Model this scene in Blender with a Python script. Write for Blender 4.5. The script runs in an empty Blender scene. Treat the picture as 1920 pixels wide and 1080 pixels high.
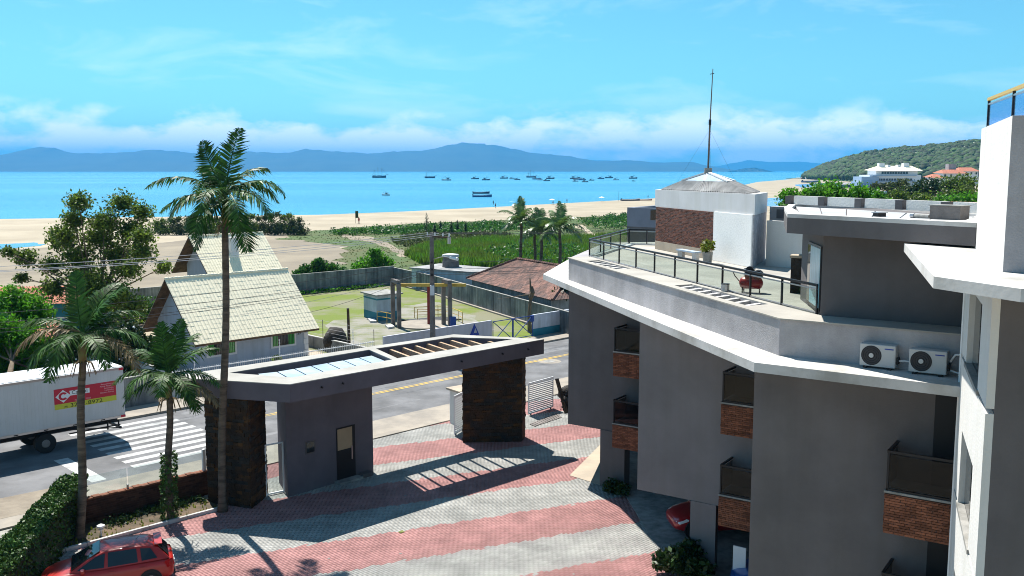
import bpy, bmesh, math, random
import numpy as np
from mathutils import Vector, Matrix
from mathutils.geometry import tessellate_polygon

# ------------------------------------------------------------------ camera, sky, sun, exposure
scene = bpy.context.scene
col = scene.collection
rad = math.radians
EYE = 13.5
cam_d = bpy.data.cameras.new('camera')
cam_d.sensor_width = 36.0
cam_d.lens = 36.0 * 1800 / 1920
cam_d.clip_start = 0.1
cam_d.clip_end = 60000
cam = bpy.data.objects.new('camera', cam_d)
col.objects.link(cam)
cam.location = (0, 0, EYE)
cam.rotation_euler = (math.pi / 2 - math.atan(220 / 1800), 0, 0)
scene.camera = cam

SUN_EL, SUN_AZ = rad(57), rad(-28)          # azimuth measured from +Y towards +X
world = bpy.data.worlds.new('World')
scene.world = world
world.use_nodes = True
wn, wl = world.node_tree.nodes, world.node_tree.links
wn.clear()
w_out = wn.new('ShaderNodeOutputWorld')
w_bg = wn.new('ShaderNodeBackground')
w_bg.inputs['Strength'].default_value = 0.05
sky = wn.new('ShaderNodeTexSky')
sky.sky_type = 'NISHITA'
sky.sun_disc = False
sky.sun_elevation = SUN_EL
sky.sun_rotation = SUN_AZ
sky.altitude = 0
sky.air_density = 1.0
sky.dust_density = 0.2
sky.ozone_density = 2.0
def wnode(t, **k):
    n = wn.new(t)
    for a, b in k.items(): setattr(n, a, b)
    return n
def wmath(op, a, b=None, clamp=False):
    n = wnode('ShaderNodeMath', operation=op, use_clamp=clamp)
    for i, s in enumerate((a, b)):
        if s is None: continue
        if isinstance(s, (int, float)): n.inputs[i].default_value = s
        else: wl.new(s, n.inputs[i])
    return n.outputs[0]
tc = wnode('ShaderNodeTexCoord')
sep = wnode('ShaderNodeSeparateXYZ'); wl.new(tc.outputs['Generated'], sep.inputs[0])
el = sep.outputs['Z']
# low cumulus band along the whole horizon
mp = wnode('ShaderNodeMapping'); wl.new(tc.outputs['Generated'], mp.inputs[0]); mp.inputs['Scale'].default_value = (1, 1, 2.2)
nz = wnode('ShaderNodeTexNoise'); wl.new(mp.outputs[0], nz.inputs['Vector'])
nz.inputs['Scale'].default_value = 13; nz.inputs['Detail'].default_value = 9; nz.inputs['Roughness'].default_value = 0.58
band = wmath('SUBTRACT', 1.0, wmath('MULTIPLY', wmath('ABSOLUTE', wmath('SUBTRACT', el, 0.028)), 22), True)
cum = wmath('ADD', nz.outputs['Fac'], wmath('MULTIPLY', band, 0.30))
cum = wmath('MULTIPLY', wmath('SUBTRACT', cum, 0.60), 6.0, True)
cum = wmath('MULTIPLY', cum, wmath('MULTIPLY', band, 1.7, True))
# high thin wisps
mp2 = wnode('ShaderNodeMapping'); wl.new(tc.outputs['Generated'], mp2.inputs[0])
mp2.inputs['Scale'].default_value = (1.6, 1.0, 6.5); mp2.inputs['Rotation'].default_value = (0, rad(-14), 0); mp2.inputs['Location'].default_value = (0.31, 0, 0.1)
nz2 = wnode('ShaderNodeTexNoise'); wl.new(mp2.outputs[0], nz2.inputs['Vector'])
nz2.inputs['Scale'].default_value = 3.4; nz2.inputs['Detail'].default_value = 8; nz2.inputs['Roughness'].default_value = 0.6
nz2.inputs['Distortion'].default_value = 0.5
wis = wmath('MULTIPLY', wmath('SUBTRACT', nz2.outputs['Fac'], 0.5), 3.4, True)
wis = wmath('MULTIPLY', wis, 0.34)
cl = wmath('MAXIMUM', cum, wis)
cl = wmath('MULTIPLY', cl, wmath('MULTIPLY', wmath('ADD', el, 0.01), 40, True))
tint = wnode('ShaderNodeMix', data_type='RGBA', blend_type='MULTIPLY')
tint.inputs['Factor'].default_value = 1.0
wl.new(sky.outputs[0], tint.inputs[6]); tint.inputs[7].default_value = (0.60, 1.20, 1.24, 1)
cm = wnode('ShaderNodeMix', data_type='RGBA')
wl.new(cl, cm.inputs['Factor']); wl.new(tint.outputs[2], cm.inputs[6]); cm.inputs[7].default_value = (13.5, 14.8, 15.6, 1)
wl.new(cm.outputs[2], w_bg.inputs['Color'])
wl.new(w_bg.outputs[0], w_out.inputs['Surface'])

sun_d = bpy.data.lights.new('sun', 'SUN')
sun_d.energy = 4.4
sun_d.angle = rad(0.53)
sun_d.color = (1.0, 0.955, 0.88)
sun = bpy.data.objects.new('sun', sun_d)
col.objects.link(sun)
S = Vector((math.sin(SUN_AZ) * math.cos(SUN_EL), math.cos(SUN_AZ) * math.cos(SUN_EL), math.sin(SUN_EL)))
sun.rotation_euler = S.to_track_quat('Z', 'Y').to_euler()
sun.location = S * 60

vs = scene.view_settings
vs.view_transform = 'Standard'; vs.look = 'None'; vs.gamma = 1.0; vs.exposure = 1.15
vs.use_curve_mapping = False
scene.cycles.use_denoising = True
scene.cycles.max_bounces = 6
scene.cycles.transparent_max_bounces = 16
scene.cycles.volume_bounces = 0
scene.cycles.sample_clamp_indirect = 8
scene.cycles.filter_width = 1.0

# ------------------------------------------------------------------ materials
MATS = {}
def mat(name, c, rough=0.85, c2=None, var=0.0, scale=1.0, detail=6, metal=0.0, spec=0.3, island=0.0, bump=0.0, bscale=8.0,
        trans=0.0, alpha=1.0, rough2=None, coat=0.0, streak=0.0, c3=None, hi=0.62, lo=0.38, stretch=None, blotch=0.0, transl=0.0):
    if name in MATS: return MATS[name]
    m = bpy.data.materials.new(name); m.use_nodes = True
    nt = m.node_tree; N, L = nt.nodes, nt.links
    b = N['Principled BSDF']
    def lk(o, i): L.new(o, i)
    if c2 is None: c2 = tuple(max(0, x * (1 - var)) for x in c); c1 = tuple(min(1, x * (1 + var * .6)) for x in c)
    else: c1 = c
    geo = N.new('ShaderNodeNewGeometry')
    pos = geo.outputs['Position']
    if stretch:
        mpn = N.new('ShaderNodeMapping'); lk(pos, mpn.inputs[0]); mpn.inputs['Scale'].default_value = stretch; pos = mpn.outputs[0]
    out = None
    if var or c2 != c:
        n = N.new('ShaderNodeTexNoise'); lk(pos, n.inputs['Vector'])
        n.inputs['Scale'].default_value = scale; n.inputs['Detail'].default_value = detail; n.inputs['Roughness'].default_value = 0.6
        r = N.new('ShaderNodeValToRGB'); lk(n.outputs['Fac'], r.inputs[0])
        r.color_ramp.elements[0].position = lo; r.color_ramp.elements[1].position = hi
        r.color_ramp.elements[0].color = (*c2, 1); r.color_ramp.elements[1].color = (*c1, 1)
        if c3:
            e = r.color_ramp.elements.new((lo + hi) / 2); e.color = (*c3, 1)
        out = r.outputs[0]
    else:
        b.inputs['Base Color'].default_value = (*c, 1)
    if streak:
        n2 = N.new('ShaderNodeTexNoise'); mp3 = N.new('ShaderNodeMapping'); lk(geo.outputs['Position'], mp3.inputs[0])
        mp3.inputs['Scale'].default_value = (2.2, 2.2, 0.12); lk(mp3.outputs[0], n2.inputs['Vector'])
        n2.inputs['Scale'].default_value = 1.6; n2.inputs['Detail'].default_value = 7
        r2 = N.new('ShaderNodeValToRGB'); lk(n2.outputs['Fac'], r2.inputs[0])
        r2.color_ramp.elements[0].position = 0.3; r2.color_ramp.elements[1].position = 0.6
        k = 1 - streak
        r2.color_ramp.elements[0].color = (k, k, k * .97, 1); r2.color_ramp.elements[1].color = (1, 1, 1, 1)
        mx = N.new('ShaderNodeMix'); mx.data_type = 'RGBA'; mx.blend_type = 'MULTIPLY'; mx.inputs['Factor'].default_value = 1
        if out: lk(out, mx.inputs[6])
        else: mx.inputs[6].default_value = (*c, 1)
        lk(r2.outputs[0], mx.inputs[7]); out = mx.outputs[2]
    if blotch:
        n4 = N.new('ShaderNodeTexNoise'); lk(geo.outputs['Position'], n4.inputs['Vector'])
        n4.inputs['Scale'].default_value = 0.35; n4.inputs['Detail'].default_value = 8; n4.inputs['Roughness'].default_value = 0.65
        mr4 = N.new('ShaderNodeMapRange'); lk(n4.outputs['Fac'], mr4.inputs[0]); mr4.inputs[1].default_value = .32; mr4.inputs[2].default_value = .62
        mr4.inputs[3].default_value = 1 - blotch; mr4.inputs[4].default_value = 1 + blotch * .35
        mx4 = N.new('ShaderNodeMix'); mx4.data_type = 'RGBA'; mx4.blend_type = 'MULTIPLY'; mx4.inputs['Factor'].default_value = 1
        if out: lk(out, mx4.inputs[6])
        else: mx4.inputs[6].default_value = (*c, 1)
        lk(mr4.outputs[0], mx4.inputs[7]); out = mx4.outputs[2]
    if island:
        hsv = N.new('ShaderNodeHueSaturation'); hsv.inputs['Saturation'].default_value = 1.0
        mr = N.new('ShaderNodeMapRange'); lk(geo.outputs['Random Per Island'], mr.inputs[0])
        mr.inputs[3].default_value = 1 - island; mr.inputs[4].default_value = 1 + island
        lk(mr.outputs[0], hsv.inputs['Value'])
        if out: lk(out, hsv.inputs['Color'])
        else: hsv.inputs['Color'].default_value = (*c, 1)
        out = hsv.outputs[0]
    if out: lk(out, b.inputs['Base Color'])
    b.inputs['Roughness'].default_value = rough
    b.inputs['Metallic'].default_value = metal
    b.inputs['Specular IOR Level'].default_value = spec
    b.inputs['Transmission Weight'].default_value = trans
    b.inputs['Alpha'].default_value = alpha
    b.inputs['Coat Weight'].default_value = coat
    b.inputs['Coat Roughness'].default_value = 0.04
    if transl:
        tr = N.new('ShaderNodeBsdfTranslucent'); ms = N.new('ShaderNodeMixShader'); ms.inputs[0].default_value = transl
        if out: lk(out, tr.inputs[0])
        else: tr.inputs[0].default_value = (*c, 1)
        lk(b.outputs[0], ms.inputs[1]); lk(tr.outputs[0], ms.inputs[2]); lk(ms.outputs[0], N['Material Output'].inputs['Surface'])
    if bump:
        n3 = N.new('ShaderNodeTexNoise'); lk(geo.outputs['Position'], n3.inputs['Vector'])
        n3.inputs['Scale'].default_value = bscale; n3.inputs['Detail'].default_value = 5
        bp = N.new('ShaderNodeBump'); bp.inputs['Strength'].default_value = bump; bp.inputs['Distance'].default_value = 0.05
        lk(n3.outputs['Fac'], bp.inputs['Height']); lk(bp.outputs[0], b.inputs['Normal'])
    MATS[name] = m
    return m

mat('sand', (0.36, 0.305, 0.22), c2=(0.275, 0.23, 0.16), scale=0.06, bump=0.3, bscale=1.5)
mat('mud', (0.24, 0.20, 0.14), c2=(0.17, 0.14, 0.10), scale=0.09, bump=0.2, bscale=2)
mat('meadow', (0.040, 0.082, 0.007), c2=(0.068, 0.070, 0.013), scale=0.045, detail=9, bump=0.6, bscale=3, c3=(0.050, 0.078, 0.009))
mat('lotgrass', (0.110, 0.150, 0.007), c2=(0.17, 0.165, 0.10), scale=0.22, detail=12, lo=0.40, hi=0.56, bump=0.5, bscale=6)
mat('asphalt', (0.15, 0.15, 0.155), blotch=0.25, var=0.22, scale=0.5, detail=9, bump=0.25, bscale=30, rough=0.9)
mat('dirt', (0.25, 0.21, 0.16), c2=(0.17, 0.14, 0.105), scale=0.8, bump=0.5, bscale=8)
mat('soil', (0.12, 0.08, 0.048), c2=(0.06, 0.048, 0.028), scale=1.3, bump=0.8, bscale=9)
mat('gravel', (0.36, 0.34, 0.30), c2=(0.20, 0.20, 0.17), scale=2.2, bump=0.8, bscale=20)
mat('pavement', (0.32, 0.28, 0.23), c2=(0.23, 0.205, 0.175), scale=0.7, bump=0.3, bscale=10)
mat('concrete', (0.36, 0.35, 0.33), c2=(0.22, 0.22, 0.21), scale=0.9, streak=0.35, bump=0.3, bscale=10)
mat('oldwall', (0.33, 0.33, 0.32), c2=(0.14, 0.15, 0.155), scale=0.45, streak=0.55, bump=0.4, bscale=6)
mat('cream_slab', (0.43, 0.36, 0.275), c2=(0.34, 0.29, 0.23), scale=0.8)
mat('roadpaint', (0.44, 0.44, 0.43), c2=(0.26, 0.26, 0.255), scale=1.8, detail=9, lo=0.3, hi=0.5)
mat('yellowpaint', (0.62, 0.40, 0.06), c2=(0.30, 0.24, 0.13), scale=1.5, detail=9, lo=0.3, hi=0.55)
mat('stucco', (0.125, 0.114, 0.116), var=0.12, scale=0.5, streak=0.06, blotch=0.12, bump=0.12, bscale=25)
mat('stucco_light', (0.38, 0.36, 0.37), var=0.12, scale=0.7, streak=0.07, blotch=0.15, bump=0.25, bscale=30)
mat('stucco_purple', (0.125, 0.113, 0.134), var=0.08, scale=0.7, streak=0.05, blotch=0.10, bump=0.08, bscale=30)
mat('white_slab', (0.52, 0.51, 0.495), c2=(0.37, 0.355, 0.325), scale=0.7, detail=10, lo=0.30, hi=0.52, blotch=0.15, bump=0.1, bscale=9)
mat('white_wall', (0.62, 0.61, 0.59), var=0.05, scale=0.7, streak=0.05, bump=0.2, bscale=18)
mat('terrace', (0.38, 0.36, 0.32), c2=(0.30, 0.28, 0.25), scale=0.5, detail=8)
mat('brick', (0.20, 0.075, 0.04), island=0.4, var=0.2, scale=3, bump=0.4, bscale=30)
mat('brick_dark', (0.135, 0.05, 0.032), island=0.42, var=0.2, scale=3, bump=0.4, bscale=30)
mat('mortar', (0.12, 0.085, 0.07), var=0.2, scale=3)
mat('stone', (0.060, 0.030, 0.014), c2=(0.022, 0.015, 0.010), scale=2.2, island=0.5, bump=0.9, bscale=14)
mat('stone_ochre', (0.105, 0.048, 0.014), c2=(0.04, 0.022, 0.010), scale=2.4, bump=0.9, bscale=14)
mat('stone_grey', (0.042, 0.036, 0.030), c2=(0.02, 0.018, 0.016), scale=2.4, bump=0.9, bscale=14)
mat('dark_metal', (0.025, 0.025, 0.028), rough=0.4, metal=0.6)
mat('steel', (0.42, 0.42, 0.43), rough=0.35, metal=0.9)
mat('white_metal', (0.72, 0.72, 0.72), rough=0.45)
mat('blue_paint', (0.02, 0.06, 0.26), rough=0.5)
mat('yellow_rail', (0.55, 0.36, 0.07), rough=0.55, var=0.2, scale=2)
mat('rust_red', (0.23, 0.035, 0.025), rough=0.6, var=0.25, scale=2)
mat('gold_rail', (0.50, 0.33, 0.05), rough=0.35)
mat('wood_slat', (0.50, 0.36, 0.24), c2=(0.36, 0.24, 0.15), scale=2.5, stretch=(1, 1, 6))
mat('dark_wood', (0.10, 0.065, 0.04), var=0.4, scale=2, bump=0.6, bscale=12)
mat('pole_concrete', (0.17, 0.15, 0.14), var=0.35, scale=1.2, bump=0.4, bscale=15)
mat('black', (0.012, 0.012, 0.014), rough=0.6)
mat('rubber', (0.02, 0.02, 0.02), rough=0.8)
mat('darkglass', (0.012, 0.015, 0.018), rough=0.05, spec=0.5)
mat('curtain', (0.20, 0.42, 0.52), var=0.25, scale=3, stretch=(6, 6, 0.2), rough=0.25)
mat('skylight', (0.46, 0.54, 0.60), c2=(0.33, 0.42, 0.50), scale=1.1, rough=0.25, spec=0.5)
mat('roofpanel', (0.44, 0.45, 0.46), c2=(0.35, 0.36, 0.37), scale=0.5, rough=0.6)
mat('cream_tile', (0.88, 0.79, 0.58), island=0.035, var=0.04, scale=0.8, rough=0.8)
mat('brown_tile', (0.20, 0.10, 0.075), c2=(0.075, 0.048, 0.042), scale=0.7, island=0.35, detail=9)
mat('red_tile', (0.46, 0.16, 0.09), c2=(0.27, 0.11, 0.07), scale=1.2, island=0.25)
mat('fibro', (0.34, 0.34, 0.34), c2=(0.20, 0.20, 0.20), scale=1.5, rough=0.9)
mat('house_wall', (0.36, 0.42, 0.52), var=0.10, scale=0.5, streak=0.12)
mat('trim', (0.60, 0.62, 0.65), rough=0.8)
mat('greenpane', (0.03, 0.30, 0.05), rough=0.12, spec=0.7)
mat('teal', (0.03, 0.20, 0.27), rough=0.7, var=0.15, scale=1)
mat('paleblue', (0.46, 0.55, 0.62), rough=0.8, var=0.12, scale=1, streak=0.2)
mat('bark', (0.17, 0.125, 0.085), c2=(0.09, 0.07, 0.05), scale=3, bump=0.8, bscale=12, stretch=(1, 1, .4))
mat('palmbark', (0.15, 0.115, 0.085), c2=(0.065, 0.05, 0.038), scale=1.4, detail=8, stretch=(1, 1, 5), bump=0.5, bscale=10)
mat('crownshaft', (0.14, 0.17, 0.045), c2=(0.16, 0.11, 0.05), scale=2.5, rough=0.5)
mat('palmleaf', (0.040, 0.105, 0.014), island=0.5, var=0.3, scale=1.5, rough=0.5, spec=0.22, transl=0.30)
mat('palmdry', (0.20, 0.135, 0.055), island=0.4, var=0.3, scale=1.5, rough=0.6, transl=0.2)
mat('cocoleaf', (0.10, 0.18, 0.035), island=0.5, var=0.3, scale=1, rough=0.35, spec=0.6, transl=0.25)
mat('leaf', (0.115, 0.17, 0.022), island=0.55, c2=(0.065, 0.115, 0.016), scale=0.9, rough=0.5, transl=0.42)
mat('leaf_bright', (0.085, 0.26, 0.012), island=0.45, c2=(0.055, 0.18, 0.01), scale=0.8, rough=0.5, transl=0.5)
mat('leaf_dark', (0.028, 0.060, 0.012), island=0.6, c2=(0.018, 0.038, 0.01), scale=0.8, rough=0.4, transl=0.2)
mat('leaf_lush', (0.05, 0.155, 0.018), island=0.5, c2=(0.035, 0.10, 0.012), scale=0.5, rough=0.5, transl=0.35)
mat('leaf_yellow', (0.22, 0.24, 0.02), island=0.4, c2=(0.10, 0.15, 0.02), scale=1.5, rough=0.5, transl=0.35)
mat('leaf_olive', (0.085, 0.12, 0.025), island=0.45, c2=(0.06, 0.07, 0.025), scale=0.5, rough=0.6, transl=0.3)
mat('leaf_ivy', (0.055, 0.115, 0.02), island=0.6, c2=(0.035, 0.07, 0.015), scale=2, rough=0.5, spec=0.2, transl=0.12)
mat('petal', (0.75, 0.74, 0.70), rough=0.7)
mat('grassblade', (0.11, 0.25, 0.018), island=0.45, c2=(0.14, 0.20, 0.03), scale=0.12, rough=0.6, transl=0.3)
mat('forest', (0.024, 0.060, 0.005), island=0.6, c2=(0.012, 0.032, 0.003), scale=0.03, detail=10, rough=0.8, bump=1.0, bscale=0.6)
mat('mountain', (0.035, 0.06, 0.03), c2=(0.02, 0.04, 0.02), scale=0.0025, detail=10)
mat('car_red', (0.36, 0.014, 0.008), rough=0.35, metal=0.0, spec=0.35, coat=0.35)
mat('car_red_dark', (0.38, 0.012, 0.016), rough=0.3, metal=0.2, coat=1.0)
mat('car_blue', (0.02, 0.10, 0.34), rough=0.3, metal=0.3, coat=1.0)
mat('car_grey', (0.26, 0.27, 0.26), rough=0.3, metal=0.5, coat=1.0)
mat('alloy', (0.45, 0.45, 0.47), rough=0.3, metal=0.9)
mat('tail', (0.45, 0.01, 0.01), rough=0.15, spec=0.8)
mat('lamp_clear', (0.7, 0.7, 0.7), rough=0.1, spec=0.8)
mat('truck_white', (0.56, 0.545, 0.55), var=0.05, scale=0.6, rough=0.5, streak=0.06)
mat('truck_roof', (0.78, 0.79, 0.80), rough=0.35)
mat('sign_red', (0.50, 0.025, 0.045), rough=0.5)
mat('sign_yellow', (0.52, 0.50, 0.05), rough=0.5)
mat('sign_white', (0.75, 0.75, 0.75), rough=0.5)
mat('sign_blue', (0.015, 0.045, 0.30), rough=0.5)
mat('sign_pink', (0.70, 0.42, 0.45), rough=0.5)
mat('hull_dark', (0.035, 0.05, 0.09), rough=0.5)
mat('hull_white', (0.65, 0.66, 0.66), rough=0.5)
mat('hull_blue', (0.05, 0.14, 0.30), rough=0.5)
mat('hull_red', (0.28, 0.05, 0.04), rough=0.5)
mat('skin', (0.30, 0.17, 0.11), rough=0.6)
mat('cloth_dark', (0.03, 0.035, 0.06), rough=0.9)
mat('cloth_red', (0.40, 0.05, 0.05), rough=0.9)
mat('cloth_white', (0.72, 0.72, 0.72), rough=0.9)
mat('cloth_blue', (0.12, 0.34, 0.58), rough=0.9)
mat('wire', (0.035, 0.035, 0.04), rough=0.6)
mat('wire_pale', (0.45, 0.45, 0.47), rough=0.6)
mat('compressor_red', (0.33, 0.012, 0.012), rough=0.35, coat=0.5)
mat('ac_body', (0.46, 0.46, 0.455), rough=0.45)
mat('ac_grille', (0.03, 0.03, 0.035), rough=0.5)
mat('hose', (0.62, 0.63, 0.64), rough=0.6)
mat('hotel_white', (0.72, 0.74, 0.77), rough=0.8)
mat('hotel_blue', (0.34, 0.42, 0.52), rough=0.8)
mat('paver_red', (0.38, 0.195, 0.185), rough=0.9, island=0.09, c2=(0.285, 0.145, 0.138), scale=0.8, detail=9, blotch=0.22)
mat('paver_grey', (0.36, 0.355, 0.335), rough=0.9, island=0.08, c2=(0.265, 0.265, 0.25), scale=0.8, detail=9, blotch=0.22)
mat('joint_sand', (0.28, 0.25, 0.21), var=0.25, scale=2)

def glass(name, tint, alpha, rough=0.02):
    m = bpy.data.materials.new(name); m.use_nodes = True
    N, L = m.node_tree.nodes, m.node_tree.links
    N.remove(N['Principled BSDF'])
    t = N.new('ShaderNodeBsdfTransparent'); t.inputs[0].default_value = (*tint, 1)
    g = N.new('ShaderNodeBsdfGlossy'); g.inputs['Roughness'].default_value = rough
    lw = N.new('ShaderNodeLayerWeight'); lw.inputs[0].default_value = 0.5
    pw = N.new('ShaderNodeMath'); pw.operation = 'POWER'; L.new(lw.outputs['Facing'], pw.inputs[0]); pw.inputs[1].default_value = 4.0
    ad = N.new('ShaderNodeMath'); ad.operation = 'MULTIPLY_ADD'; ad.use_clamp = True; L.new(pw.outputs[0], ad.inputs[0]); ad.inputs[1].default_value = 0.3; ad.inputs[2].default_value = alpha
    ms = N.new('ShaderNodeMixShader')
    L.new(ad.outputs[0], ms.inputs[0]); L.new(t.outputs[0], ms.inputs[1]); L.new(g.outputs[0], ms.inputs[2])
    L.new(ms.outputs[0], N['Material Output'].inputs['Surface'])
    MATS[name] = m
glass('glass_green', (0.80, 0.85, 0.83), 0.03)
glass('glass_smoke', (0.42, 0.42, 0.41), 0.02)
glass('glass_blue', (0.60, 0.76, 0.95), 0.03)
glass('glass_clear', (0.88, 0.92, 0.92), 0.06)
def sea_mat(name, deep, shallow, rough, bump, bs):
    m = bpy.data.materials.new(name); m.use_nodes = True
    N, L = m.node_tree.nodes, m.node_tree.links
    b = N['Principled BSDF']
    g = N.new('ShaderNodeNewGeometry')
    mp = N.new('ShaderNodeMapping'); L.new(g.outputs['Position'], mp.inputs[0]); mp.inputs['Scale'].default_value = (0.0012, 0.006, 1)
    n = N.new('ShaderNodeTexNoise'); L.new(mp.outputs[0], n.inputs['Vector']); n.inputs['Scale'].default_value = 1; n.inputs['Detail'].default_value = 7
    r = N.new('ShaderNodeValToRGB'); L.new(n.outputs['Fac'], r.inputs[0])
    r.color_ramp.elements[0].position = .35; r.color_ramp.elements[1].position = .65
    r.color_ramp.elements[0].color = (*deep, 1); r.color_ramp.elements[1].color = (*shallow, 1)
    L.new(r.outputs[0], b.inputs['Base Color'])
    b.inputs['Roughness'].default_value = rough; b.inputs['IOR'].default_value = 1.33; b.inputs['Specular IOR Level'].default_value = 0.35
    mp2 = N.new('ShaderNodeMapping'); L.new(g.outputs['Position'], mp2.inputs[0]); mp2.inputs['Scale'].default_value = (0.5, 1.2, 1)
    n2 = N.new('ShaderNodeTexNoise'); L.new(mp2.outputs[0], n2.inputs['Vector']); n2.inputs['Scale'].default_value = bs; n2.inputs['Detail'].default_value = 6
    bp = N.new('ShaderNodeBump'); bp.inputs['Strength'].default_value = bump; bp.inputs['Distance'].default_value = 0.3
    L.new(n2.outputs['Fac'], bp.inputs['Height']); L.new(bp.outputs[0], b.inputs['Normal'])
    MATS[name] = m
sea_mat('sea', (0.018, 0.19, 0.34), (0.045, 0.26, 0.40), 0.25, 0.7, 0.45)
sea_mat('lagoon', (0.05, 0.20, 0.38), (0.08, 0.26, 0.42), 0.08, 0.05, 1.5)

# ------------------------------------------------------------------ object helpers
ORG = {}
def tag(o, label=None, cat=None, group=None, kind=None):
    if label: o['label'] = label
    if cat: o['category'] = cat
    if group: o['group'] = group
    if kind: o['kind'] = kind
    return o
def thing(name, label, cat, loc=(0, 0, 0), rz=0.0, group=None, scale=1.0):
    o = bpy.data.objects.new(name, None); col.objects.link(o)
    o.empty_display_size = 0.3
    o.location = loc; o.rotation_euler = (0, 0, rz); o.scale = (scale,) * 3
    ORG[o.name] = Vector(loc)
    return tag(o, label, cat, group)
def copy_tree(o, parent=None, deep=0):
    c = o.copy(); col.objects.link(c)
    if parent: c.parent = parent
    for ch in [x for x in CH.get(o.name, [])]:
        copy_tree(ch, c); 
    return c
CH = {}
def link(name, me, m, parent=None, local=False):
    o = bpy.data.objects.new(name, me); col.objects.link(o)
    if m is not None and not me.materials: me.materials.append(MATS[m] if isinstance(m, str) else m)
    if parent is not None:
        o.parent = parent
        CH.setdefault(parent.name, []).append(o)
        org = ORG.get(parent.name)
        ORG[o.name] = org
        if not local and org is not None and parent.type == 'EMPTY' :
            o.location = -org
        # a sub-part shares its part's coordinates, so it needs no shift
    else:
        ORG[o.name] = Vector((0, 0, 0))
    return o

class MB:
    def __init__(s): s.v = []; s.f = []; s.sm = False
    def add(s, vs, fs):
        k = len(s.v); s.v += [tuple(v) for v in vs]; s.f += [tuple(i + k for i in f) for f in fs]; return s
    def box(s, c, d, rz=0.0, tilt=None):
        x, y, z = d[0] / 2, d[1] / 2, d[2] / 2
        p = [(-x, -y, -z), (x, -y, -z), (x, y, -z), (-x, y, -z), (-x, -y, z), (x, -y, z), (x, y, z), (-x, y, z)]
        R = Matrix.Rotation(rz, 3, 'Z')
        if tilt is not None: R = R @ tilt
        p = [R @ Vector(q) + Vector(c) for q in p]
        return s.add(p, [(0, 3, 2, 1), (4, 5, 6, 7), (0, 1, 5, 4), (1, 2, 6, 5), (2, 3, 7, 6), (3, 0, 4, 7)])
    def bar(s, a, b, w, h=None):
        h = h or w; a, b = Vector(a), Vector(b); d = (b - a).normalized()
        u = Vector((0, 0, 1)) if abs(d.z) < .95 else Vector((0, 1, 0))
        r = d.cross(u).normalized() * w / 2; t = r.cross(d).normalized() * h / 2
        p = [a - r - t, a + r - t, a + r + t, a - r + t, b - r - t, b + r - t, b + r + t, b - r + t]
        return s.add(p, [(0, 3, 2, 1), (4, 5, 6, 7), (0, 1, 5, 4), (1, 2, 6, 5), (2, 3, 7, 6), (3, 0, 4, 7)])
    def tube(s, pts, rs, n=8, cap=True):
        pts = [Vector(p) for p in pts]
        if not isinstance(rs, (list, tuple)): rs = [rs] * len(pts)
        k0 = len(s.v); prev = None
        for i, p in enumerate(pts):
            d = (pts[min(i + 1, len(pts) - 1)] - pts[max(i - 1, 0)]).normalized()
            u = Vector((1, 0, 0)) if abs(d.x) < .9 else Vector((0, 1, 0))
            if prev is not None: u = prev
            a = (u - d * u.dot(d)).normalized(); b = d.cross(a); prev = a
            for j in range(n):
                t = 2 * math.pi * j / n
                s.v.append(tuple(p + (a * math.cos(t) + b * math.sin(t)) * rs[i]))
        for i in range(len(pts) - 1):
            for j in range(n):
                A = k0 + i * n + j; B = k0 + i * n + (j + 1) % n
                s.f.append((A, B, B + n, A + n))
        if cap:
            s.f.append(tuple(k0 + j for j in range(n))[::-1]); e = k0 + (len(pts) - 1) * n
            s.f.append(tuple(e + j for j in range(n)))
        return s
    def prism(s, poly, z0, z1, top=True, bottom=True):
        n = len(poly)
        ar = sum(poly[i][0] * poly[(i + 1) % n][1] - poly[(i + 1) % n][0] * poly[i][1] for i in range(n))
        if ar < 0: poly = poly[::-1]
        za = z0 if isinstance(z0, (list, tuple)) else [z0] * n
        zb = z1 if isinstance(z1, (list, tuple)) else [z1] * n
        k = len(s.v)
        s.v += [(p[0], p[1], za[i]) for i, p in enumerate(poly)] + [(p[0], p[1], zb[i]) for i, p in enumerate(poly)]
        for i in range(n):
            j = (i + 1) % n; s.f.append((k + i, k + j, k + n + j, k + n + i))
        if top: s.f.append(tuple(k + n + i for i in range(n)))
        if bottom: s.f.append(tuple(k + i for i in range(n))[::-1])
        return s
    def holed(s, outer, holes, z0, z1):
        def ccw(p, want=True):
            a = sum(p[i][0] * p[(i + 1) % len(p)][1] - p[(i + 1) % len(p)][0] * p[i][1] for i in range(len(p)))
            return p if (a > 0) == want else p[::-1]
        loops = [ccw(outer)] + [ccw(h, False) for h in holes]
        flat = [q for l in loops for q in l]
        tris = tessellate_polygon([[Vector((q[0], q[1], 0)) for q in l] for l in loops])
        k = len(s.v); n = len(flat)
        s.v += [(q[0], q[1], z0) for q in flat] + [(q[0], q[1], z1) for q in flat]
        for t in tris:
            a, b, c = [flat[i] for i in t]
            o = (b[0] - a[0]) * (c[1] - a[1]) - (b[1] - a[1]) * (c[0] - a[0])
            t = t if o > 0 else t[::-1]
            s.f.append(tuple(k + n + i for i in t)); s.f.append(tuple(k + i for i in t)[::-1])
        b0 = 0
        for l in loops:
            m = len(l)
            for i in range(m):
                A = k + b0 + i; B = k + b0 + (i + 1) % m
                s.f.append((A, B, B + n, A + n))
            b0 += m
        return s
    def mesh(s, name='m', smooth=False):
        me = bpy.data.meshes.new(name); me.from_pydata(s.v, [], s.f); me.update()
        if smooth or s.sm: me.polygons.foreach_set('use_smooth', [True] * len(me.polygons))
        return me
    def build(s, name, m, parent=None, smooth=False, local=False):
        return link(name, s.mesh(name, smooth), m, parent, local)
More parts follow.
